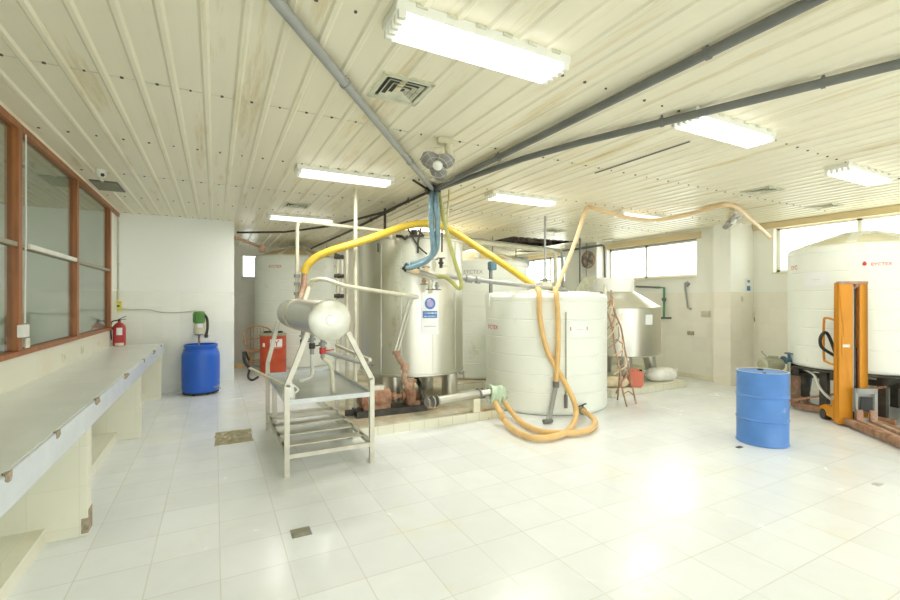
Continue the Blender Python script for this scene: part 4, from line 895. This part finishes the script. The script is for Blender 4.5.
hC = [onz(494, 397, .24), onz(503, 401, .22), onz(511, 411, .10), onz(521, 422, .05), onz(540, 431, .05), onz(565, 433, .05), onz(586, 431, .05), onz(595, 424, .05), onz(592, 417, .07), oncyl(583, 411, TF, RF + .10)]
box_thing('amber_hose', 'amber hose lying on the floor and curving back to the tank drain valve', 'hose', MB().tube(hC, .036, 12, 6), 'tan', 'amber hoses', 0)
hD = [atd(556, 290, 6.5), atd(560, 280, 6.5), atd(574, 245, 6.6), atd(584, 215, 6.65), onz(588, 207.5, CH - .04), onz(600, 210, CH - .10), onz(625, 217, CH - .15), onz(655, 220, CH - .15), onz(690, 214, CH - .08), onz(728, 205, CH - .04), onz(750, 219, 2.93), onx(770, 237, XR2 - .02)]
box_thing('pale_hose', 'pale peach hose climbing from the front tank along the ceiling to the right window', 'hose', MB().tube(hD, .030, 10, 6), 'tanp', bevel=0)
q = atd(545, 286, 6.9)
t = thing('tank_inlet_pump', 'small white pump housing sitting on the lid of the front tank', 'pump', (q.x, q.y, 1.78))
MB().box(q.x - .09, q.x + .09, q.y - .07, q.y + .07, 1.77, 1.88).build('housing', 'pipe', t, bevel=.015); MB().cyl((q.x, q.y, 1.88), (q.x, q.y, 1.93), .04).box(q.x - .10, q.x + .10, q.y - .02, q.y + .02, 1.89, 1.91).build('fitting', 'grey', t)
q2 = onz(545, 216, CH)
box_thing('drop_pipe', 'thin pale pipe dropping from the ceiling behind the front tank', 'pipe', MB().cyl((q2.x, q2.y, CH), (q2.x, q2.y, 1.62 + .02), .018, 8), 'greyl', bevel=0)

# ---- overhead pipes behind, duct, far fittings
zp = [atd(463, 240.5, 7.9), atd(500, 245, 8.3), atd(552, 251, 9.2), atd(555, 254, 9.2), atd(555.5, 262, 9.2), atd(556, 300, 9.2)]
box_thing('overhead_pipe', 'pale overhead pipe turning down behind the front tank, left bend', 'pipe', MB().tube(zp, .04, 10), 'pipe', bevel=0)
zp = [atd(463, 238.5, 8.1), atd(500, 243, 8.6), atd(559, 250.5, 9.5), atd(562, 253, 9.5), atd(562.5, 262, 9.5), atd(563, 300, 9.5)]
box_thing('overhead_pipe', 'pale overhead pipe turning down behind the front tank, right bend', 'pipe', MB().tube(zp, .035, 10), 'greyl', bevel=0)
d0, d1 = atd(484, 262, 10.0), atd(523, 263.5, 11.2)
t = thing('insulated_duct', 'short white insulated duct below the ceiling behind the tanks', 'duct', d0)
MB().cyl(d0, d1, .15, 28).build('sleeve', 'sack', t); MB().cyl(d1, d1 + (d1 - d0).normalized() * .04, .17, 28).build('end_collar', 'tank', t)
for f_ in (.2, .8): q = d0.lerp(d1, f_); MB().cyl(q, (q.x, q.y, CH), .01, 6).build('hanger', 'grey', t)
box_thing('ceiling_bar', 'dark bar under the ceiling between the broken panel and the pillar', 'bar', MB().tube([onx(560, 251, 8.43), onx(578, 249, 8.40), onx(602, 245, 8.38), onx(604.5, 247, 8.38), onx(605, 278, 8.38)], .028, 8), 'grey', bevel=0)
q = onx(580, 234, 7.6)
box_thing('drop_rod', 'dark straight rod hanging from the ceiling beside the pillar fan', 'rod', MB().cyl((q.x, q.y, CH), (q.x, q.y, 1.9), .022, 8), 'grey', bevel=0)
# sagging loose ceiling sheet at the hole
sg = MB(); n = 10; vs = []
for i in range(n + 1):
    for j in range(2):
        u = i / n; vs.append((HX0 + .2 + (HX1 - HX0 - .3) * u, HY1 - .25 + .5 * j, CH - .02 - .12 * math.sin(PI * u) - (.09 if j == 0 else 0)))
fs = [(2 * i, 2 * i + 1, 2 * i + 3, 2 * i + 2) for i in range(n)]
o = box_thing('loose_sheet', 'sagging loose ceiling sheet at the edge of the broken panel', 'ceiling sheet', sg.add(vs, fs), 'ceiling', bevel=0)
o.modifiers.new('s', 'SOLIDIFY').thickness = .01

# =====================================================================  LAMPS, VENTS, FANS
lx0, ly0 = .77, 2.0
t = lamp = thing('ceiling_lamp', 'largest lit ceiling lamp, nearest at the top of the picture', 'lamp', (lx0, ly0, CH), 0, 'ceiling lamps')
LW, LD = 1.1, .23
MB().prism([(0, 0, 0), (0, LD, 0), (0, LD - .012, -.05), (0, .012, -.05)], (LW, 0, 0)).build('housing', 'lampw', t, local=True, bevel=.003)
MB().box(.05, LW - .05, .016, LD - .016, -.088, -.05).build('diffuser', 'lens', t, local=True)
for s_, xa in ((0, .012), (1, LW - .05)):
    for k in range(5):
        y = .02 + k * .0475 - .012; MB().box(xa, xa + .038, y, y + .022, -.088, -.05).build('end_louver', 'lampw', t, local=True)
for k in range(6): MB().box(.1 + k * .17, .16 + k * .17, -.006, .004, -.018, 0).build('fixing_clip', 'vent', t, local=True)
for x, y, lab in [(.77, 4.93, 'lit ceiling lamp above the steel rack'), (.77, 7.87, 'lit ceiling lamp over the far left tank near the partition'), (3.23, 4.90, 'lit ceiling lamp right of the ceiling pipe junction'),
                  (3.18, 2.08, 'lit ceiling lamp beside the grey ceiling pipe, upper right'), (5.75, 5.0, 'small lit ceiling lamp above the rectangular vat beside the pale hose'), (5.86, 2.17, 'lit ceiling lamp nearest the right edge of the picture'), (3.23, 7.87, 'lit ceiling lamp seen over the rim of the round vat')]:
    dup(lamp, (x, y, CH), 0, lab)
# square diffuser vents
t = vent = thing('ceiling_vent', 'square white louvred ceiling vent beside the nearest lamp', 'vent', (.945, 2.68, CH), 0, 'ceiling vents')
S = .36
MB().box(0, S, 0, .035, -.018, 0).box(0, S, S - .035, S, -.018, 0).box(0, .035, 0, S, -.018, 0).box(S - .035, S, 0, S, -.018, 0).build('vent_frame', 'vent', t, local=True, bevel=.003)
MB().box(.03, S - .03, .03, S - .03, -.004, -.001).build('dark_throat', 'ventd', t, local=True)
for k in range(3):
    a = .055 + k * .038; w_ = .02; b = S - a; mb = MB()
    for q in ([(a, a, -.022), (b, a, -.022), (b - w_, a + w_, -.005), (a + w_, a + w_, -.005)], [(b, a, -.022), (b, b, -.022), (b - w_, b - w_, -.005), (b - w_, a + w_, -.005)],
              [(b, b, -.022), (a, b, -.022), (a + w_, b - w_, -.005), (b - w_, b - w_, -.005)], [(a, b, -.022), (a, a, -.022), (a + w_, a + w_, -.005), (a + w_, b - w_, -.005)]):
        mb.prism(q, (0, 0, .004))
    mb.build('louver', 'vent', t, local=True)
for x, y, lab in [(.92, 6.9, 'square ceiling vent between the two left lamps'), (6.2, 3.1, 'square ceiling vent between the right lamps'), (6.05, 7.0, 'square ceiling vent in front of the broken panel'), (8.2, 7.4, 'square ceiling vent close to the middle high window'), (8.1, 3.2, 'square ceiling vent above the raised right tank')]:
    dup(vent, (x, y, CH), 0, lab)
t = thing('ceiling_vent', 'flat dark grey ceiling vent above the timber partition', 'vent', (-1.34, 6.75, CH))
MB().box(-1.34, -1.06, 6.75, 7.3, CH - .012, CH).build('vent_frame', 'grey', t); mb = MB()
for k in range(8): mb.box(-1.32, -1.08, 6.79 + k * .062, 6.82 + k * .062, CH - .018, CH - .012)
mb.build('louver', 'greyg', t)
q = onz(101, 170, CH)
t = thing('dome_camera', 'small white dome camera on the ceiling above the timber partition', 'camera', (q.x, q.y, CH))
MB().cyl((q.x, q.y, CH), (q.x, q.y, CH - .04), .05, 20).build('base', 'white_pipe', t); MB().lathe([(.05, 0), (.048, -.02), (.035, -.045), (0, -.055)], (q.x, q.y, CH - .04), 20).build('housing', 'white_pipe', t)
MB().lathe([(0, 0), (.02, 0), (.018, .01), (0, .014)], Vector((q.x, q.y, CH - .06)) + Vector((.02, -.035, -.0)), 12, (.4, -.8, -.5)).build('lens', 'black', t)
q = onz(595, 172, CH); q_ = onz(690, 140, CH)
box_thing('ceiling_conduit', 'thin dark conduit line on the ceiling left of the right lamp', 'conduit', MB().tube([q - Vector((0, 0, .012)), q_ - Vector((0, 0, .012))], .009, 6), 'grey', bevel=0)

# orbit fan
fc = onz(445, 139, CH)
t = fan = thing('ceiling_fan', 'cream orbit fan with three grey blades beside the pipe junction', 'fan', (fc.x, fc.y, CH), math.radians(-20), 'ceiling fans')
MB().box(-.07, .07, -.06, .06, -.05, 0).build('mount', 'fanw', t, local=True, bevel=.01)
MB().tube([(.03, 0, -.04), (.035, 0, -.14), (.02, 0, -.19), (-.03, .01, -.21)], [.04, .035, .035, .04], 14).build('arm', 'fanw', t, local=True)
ha = Vector((-.25, -.62, -.74)).normalized(); hc = Vector((-.06, -.01, -.22)); q3 = Vector((0, 0, 1)).rotation_difference(ha).to_matrix()
MB().lathe([(0, -.08), (.05, -.075), (.06, -.02), (.05, .0), (0, .0)], hc, 24, ha).build('motor', 'fanw', t, local=True)
for k in range(3):
    mb = MB(); vs = []; nn = 8
    for i in range(nn + 1):
        u = i / nn; r_ = .04 + .125 * u; wd = .02 + .085 * math.sin(PI * min(1, u * 1.02) ** .8 * .93)
        for s_ in (-1, 1):
            a = 2 * PI * k / 3 + s_ * wd / max(r_, .05) * .9
            vs.append(hc + q3 @ Vector((r_ * math.cos(a), r_ * math.sin(a), .03 + .012 * s_)))
    fs = [(2 * i, 2 * i + 1, 2 * i + 3, 2 * i + 2) for i in range(nn)]
    o = mb.add(vs, fs).build('blade', 'fanb', t, local=True); o.modifiers.new('s', 'SOLIDIFY').thickness = .004
MB().lathe([(0, .0), (.042, .0), (.045, .055), (.03, .065), (0, .067)], hc, 24, ha).build('hub', 'lampw', t, local=True)
cg = MB()
for r_, h in ((.185, .03), (.15, .065), (.10, .078)): cg.torus(hc + ha * h, r_, .0016, ha, 32)
cg.torus(hc + ha * .0, .15, .0022, ha, 32)
for k in range(8):
    a = 2 * PI * k / 8; cs, sn = math.cos(a), math.sin(a)
    cg.tube([hc + q3 @ Vector((r_ * cs, r_ * sn, h)) for r_, h in ((.05, -.01), (.15, .0), (.185, .03), (.15, .065), (.045, .08))], .0012, 4)
cg.build('guard', 'fanw', t, local=True)
fc2 = onz(731, 206, CH); dup(fan, (fc2.x, fc2.y, CH), math.radians(25), 'orbit fan hanging below the ceiling near the right pillar')
# wall fan on far pillar
fp = onx(590, 260, 8.45)
t = thing('wall_fan', 'round caged fan fixed on the white pillar behind the vat hatch', 'fan', fp)
MB().box(8.41, 8.45, fp.y - .26, fp.y + .26, fp.z - .33, fp.z + .30).build('back_panel', 'sack', t, bevel=.01)
MB().lathe([(.20, 0), (.215, .01), (.215, .05), (.20, .06)], (8.41, fp.y, fp.z), 32, (-1, 0, 0), False).torus((8.35, fp.y, fp.z), .14, .006, (1, 0, 0)).torus((8.35, fp.y, fp.z), .07, .006, (1, 0, 0)).build('guard', 'rustp', t)
for k in range(4):
    a = PI / 2 * k + .5; u = Vector((0, math.cos(a), math.sin(a))); v = Vector((0, -math.sin(a), math.cos(a))); c_ = Vector((8.385, fp.y, fp.z))
    MB().prism([c_ + u * .03 - v * .02, c_ + u * .18 - v * .07, c_ + u * .19 + v * .05, c_ + u * .03 + v * .03], (.008, 0, 0)).build('blade', 'fanb', t)
MB().cyl((8.40, fp.y, fp.z), (8.34, fp.y, fp.z), .045).build('hub', 'grey', t)
box_thing('hanging_cord', 'thin cord hanging down in front of the pillar fan', 'cord', MB().cyl((8.30, fp.y - .02, CH), (8.30, fp.y - .02, 2.0), .008, 6), 'grey', bevel=0)

# =====================================================================  RIGHT WALL FITTINGS
xw = XR
def wallp(px, py): return onx(px, py, xw - .04)
t = thing('wall_pipe', 'green wall pipe with crossbar at its foot on the cream wall', 'pipe', wallp(664, 318))
MB().tube([wallp(636, 286.5), wallp(658, 287.5)], .02, 8).build('feed_pipe', 'grey', t)
MB().tube([wallp(658, 287.5), wallp(664, 287.5), wallp(664, 318)], .022, 8).build('drop_pipe', mat('green pipe', (.10, .30, .18), .5), t)
MB().tube([wallp(657, 318), wallp(671, 318)], .02, 8).build('crossbar', 'grey', t); MB().cyl(wallp(664, 298), wallp(664, 301), .045).build('valve', 'grey', t)
t = thing('wall_pipe', 'short grey bent pipe on the cream wall right of the green pipe', 'pipe', wallp(689, 308))
MB().tube([wallp(686, 284), wallp(685, 287), wallp(688, 308), wallp(691, 309)], .02, 8).cyl(wallp(686, 283), wallp(688, 285), .05).build('pipe', 'greyl', t)
for px, py, w_, h_, m_, lab in [(706, 314, .09, .06, 'pipe', 'ivory double socket on the cream tiles left of the corner pillar'), (691, 333, .07, .04, 'broken', 'small brown fitting low on the cream tiles')]:
    q = onx(px, py, xw); box_thing('wall_socket', lab, 'socket', MB().box(xw - .025, xw, q.y - w_, q.y + w_, q.z - h_, q.z + h_), m_)
yp = 4.88
q = ony(748, 285, yp)
t = thing('wall_sign', 'small blue and white sign on the pillar above the motor pump', 'sign', q)
MB().box(q.x - .075, q.x + .075, yp - .01, yp, q.z - .13, q.z + .12).build('plate', 'paper', t)
MB().add(flat([Vector((.05 * math.cos(PI * k / 10), -.05 * math.sin(PI * k / 10), 0)) for k in range(11)], (q.x, yp - .012, q.z + .09), (1, 0, 0), (0, 0, 1)), [tuple(range(11))]).build('emblem', 'signblue', t)
MB().box(q.x - .055, q.x + .055, yp - .012, yp - .01, q.z - .11, q.z - .02).build('panel', 'signblue', t)
for px, py, s_, lab in [(742.5, 299, .04, 'small ivory switch below the blue and white pillar sign'), (754, 315, .055, 'ivory socket on the pillar tiles with cable dropping from it')]:
    q = ony(px, py, yp); box_thing('wall_switch', lab, 'switch', MB().box(q.x - s_, q.x + s_, yp - .025, yp, q.z - .045, q.z + .045), 'socket')
box_thing('pump_cable', 'thin cable falling from pillar socket toward the motor pump', 'cable', MB().tube([ony(754, 317, yp - .02), ony(757, 332, yp - .03), ony(761, 350, yp - .05), pb + Vector((0, .05, .12))], .008, 6, 4), 'grey', bevel=0)

# =====================================================================  THINGS BY THE RIGHT VAT
c = onz(641.5, 388, .12) + Vector((.0, .12, 0))
t = thing('jerrycan', 'salmon red plastic jerrycan on the platform edge below the right vat', 'jerrycan', c, math.radians(-35))
MB().box(-.115, .115, -.075, .075, 0, .27).build('body', 'redcan', t, local=True, bevel=.025)
MB().tube([(-.07, 0, .265), (-.06, 0, .305), (.03, 0, .305), (.04, 0, .265)], .013, 8).build('handle', 'redcan', t, local=True)
MB().cyl((.085, 0, .26), (.085, 0, .295), .024, 14).build('cap', 'black', t, local=True)
# white sack
c = Vector((7.22, 5.42, .12)); ux = Vector((.9, .05, 0)).normalized(); uy = Vector((-ux.y, ux.x, 0))
def sack(name, label, c, L_, W_, H_, m, rz):
    t = thing(name, label, 'sack', c, rz); mb = MB(); vs = []; n1, n2 = 14, 16
    for i in range(n1):
        u = -1 + 2 * i / (n1 - 1); s_ = (1 - abs(u) ** 3.2) ** .5 if abs(u) < 1 else .0
        s_ = max(s_, .22)
        for j in range(n2):
            a = 2 * PI * j / n2; rr = 1 + .07 * math.sin(3 * a + 4 * u) + .05 * math.sin(7 * u + a)
            vs.append(Vector((u * L_ / 2, W_ / 2 * s_ * math.cos(a) * rr, max(.0, H_ * .5 + H_ * .55 * s_ * math.sin(a) * rr))))
    fs = [(i * n2 + j, i * n2 + (j + 1) % n2, (i + 1) * n2 + (j + 1) % n2, (i + 1) * n2 + j) for i in range(n1 - 1) for j in range(n2)] + [tuple(range(n2))[::-1], tuple((n1 - 1) * n2 + j for j in range(n2))]
    mb.add(vs, fs).build('body', m, t, local=True, sharp=70)
    mb = MB(); mb.prism([(L_ * .48, -.03, H_ * .4), (L_ * .48, .03, H_ * .4), (L_ * .56, .06, H_ * .85), (L_ * .56, -.05, H_ * .9)], (.012, 0, 0)); mb.build('tied_end', m, t, local=True)
    return t
sack('white_sack', 'full white woven sack lying on the platform by the right wall', c, .62, .34, .24, 'sack', math.radians(-10))
# rusty wire rod stand leaning at the vat + beige sack behind
t = thing('rod_ladder', 'rusty bent rod ladder leaning against the right vat beside the red can', 'ladder', onz(628, 404, 0))
Lb, Rb = onz(627, 407, 0), onz(636, 404, 0); Lt, Rt = atd(602, 292, 7.05), atd(611, 290, 7.1)
def wig(a, b, n, amp): return [Vector(a).lerp(Vector(b), k / n) + Vector((random.uniform(-amp, amp), random.uniform(-amp, amp), 0)) * (0 < k < n) for k in range(n + 1)]
MB().tube(wig(Lb, Lt, 6, .03), .013, 8, 3).build('rail', 'rustp', t); MB().tube(wig(Rb, Rt, 6, .03), .013, 8, 3).build('rail', 'rustp', t)
for k in range(1, 9):
    f_ = k / 9; MB().tube([Lb.lerp(Lt, f_), Lb.lerp(Lt, f_ + .02).lerp(Rb.lerp(Rt, f_), .5), Rb.lerp(Rt, f_ + .04 * (-1) ** k)], .010, 6).build('rung', 'rustp', t)
bl = onz(617.5, 400, 0); MB().tube([bl, Lb.lerp(Lt, .28)], .012, 8).build('back_leg', 'rust', t)
MB().tube([bl + Vector((.15, .2, 0)), Rb.lerp(Rt, .30)], .012, 8).build('back_leg', 'rust', t)
for k in range(9):
    f_ = .2 + k * .075; a_ = Lb.lerp(Lt, f_); b2 = Rb.lerp(Rt, f_ + .14); MB().tube([a_ + Vector((random.uniform(-.12, .02), .02, 0)), a_.lerp(b2, .5) + Vector((random.uniform(-.1, .06), -.04, .0)), b2 + Vector((random.uniform(-.05, .04), 0, .05))], .009, 6, 4).build('bent_wire', 'tanp' if k % 2 else 'rustp', t)
sack('beige_sack', 'half empty beige sack slumped on the platform behind the rod ladder', Vector((6.03, 5.42, .12)), .5, .3, .17, 'sackc', math.radians(-20))
box_thing('pink_bundle', 'pale pink cloth bundle under the right vat behind the sack', 'cloth', MB().lathe([(0, 0), (.15, 0), (.17, .06), (.12, .15), (0, .18)], (6.1, 5.85, .12), 12), mat('pale pink cloth', (.80, .62, .52), .9, 0, .1, 8, .3, 20), bevel=.01)

# =====================================================================  FLOOR DETAILS
q = onz(301, 532.5, 0)
t = thing('floor_drain', 'small square steel drain cover in the tiles near the foreground', 'drain', (q.x, q.y, 0))
MB().box(q.x - .065, q.x + .065, q.y - .06, q.y + .06, 0, .004).build('frame', 'drain', t)
mb = MB()
for k in range(5): mb.box(q.x - .05, q.x + .05, q.y - .047 + k * .021, q.y - .038 + k * .021, .004, .007)
mb.build('grate', 'greyg', t)
q0, q1 = onz(215, 446, 0), onz(251, 428.5, 0)
mb = MB(); pts = []
cx_, cy_ = (q0.x + q1.x) / 2, (q0.y + q1.y) / 2; hw, hh = (q1.x - q0.x) / 2, (q1.y - q0.y) / 2
for k in range(24):
    a = 2 * PI * k / 24; m_ = max(abs(math.cos(a)), abs(math.sin(a))); j = random.uniform(.92, 1.05)
    pts.append((cx_ + hw * math.cos(a) / m_ * j, cy_ + hh * math.sin(a) / m_ * j, 0))
t = thing('broken_tile', 'brown patch of broken floor tile left of the steel rack', 'tile patch', (cx_, cy_, 0))
MB().prism(pts, (0, 0, .004)).build('screed_patch', 'broken', t)
mb = MB()
for k in range(9):
    x_, y_ = cx_ + random.uniform(-.8, .8) * hw, cy_ + random.uniform(-.8, .8) * hh; mb.box(x_, x_ + random.uniform(.02, .06), y_, y_ + random.uniform(.02, .05), .004, .009)
tag(mb.build('tile_fragment', 'platt', t), kind='stuff')
q = onz(492, 418, .004)
box_thing('wood_scrap', 'small brown wood scrap on the floor beside the platform corner', 'debris', MB().bar(q + Vector((-.08, 0, .01)), q + Vector((.08, .03, .01)), .04, .02), 'rustp')
q = onz(877, 484, 0)
box_thing('grey_flake', 'small grey flake lying on the floor near the right edge', 'debris', MB().box(q.x - .05, q.x + .04, q.y - .03, q.y + .02, 0, .004), 'alu', bevel=0)

# =====================================================================  LIGHT, WORLD, CAMERA
w = bpy.data.worlds.new('daylight'); sc.world = w; w.use_nodes = True
bg = w.node_tree.nodes['Background']; bg.inputs[0].default_value = (.96, 1.0, 1.0, 1); bg.inputs[1].default_value = 6.0
LAMPS = [(.77, 2.0), (.77, 4.93), (.77, 7.87), (3.23, 4.90), (3.18, 2.08), (5.75, 5.0), (5.86, 2.17), (3.23, 7.87)]
def area(name, loc, size, rot, e, col=(1, 1, .95)):
    l = bpy.data.lights.new(name, 'AREA'); l.shape = 'RECTANGLE'; l.size, l.size_y = size; l.energy = e; l.color = col
    o = bpy.data.objects.new(name, l); COL.objects.link(o); o.location = loc; o.rotation_euler = rot; return o
cam = bpy.data.cameras.new('camera'); co = bpy.data.objects.new('camera', cam); COL.objects.link(co)
cam.sensor_width = 36; cam.lens = F / 900 * 36; cam.clip_start = .05; cam.clip_end = 200
co.location = (0, 0, EYE); co.rotation_euler = (PI / 2, 0, -YAW)
sc.camera = co
sc.view_settings.view_transform = 'Standard'; sc.view_settings.look = 'None'; sc.view_settings.gamma = 1; sc.view_settings.exposure = -0.73
sc.cycles.max_bounces = 10; sc.cycles.diffuse_bounces = 6; sc.cycles.sample_clamp_indirect = 6
sc.cycles.use_denoising = True
for x, y in LAMPS: area('lamp_light', (x + .55, y + .115, CH - .095), (.98, .18), (0, 0, 0), 21 if y < 3 else 26 if x > 5 else 46 if x > 1 or y < 6 else 58, (1, .98, .93))
for (a, b), x, z0, z1, e in ((W1, XR + .3, SZ0, SZ1, 36), (W0, XR + .3, SZ0, SZ1, 110), ((.5, 4.5), XR2 + .35, 2.11, 2.95, 20)):
    area('window_daylight', (x, (a + b) / 2, (z0 + z1) / 2), (z1 - z0, b - a), (0, math.radians(72), 0), e, (1, 1, .97))
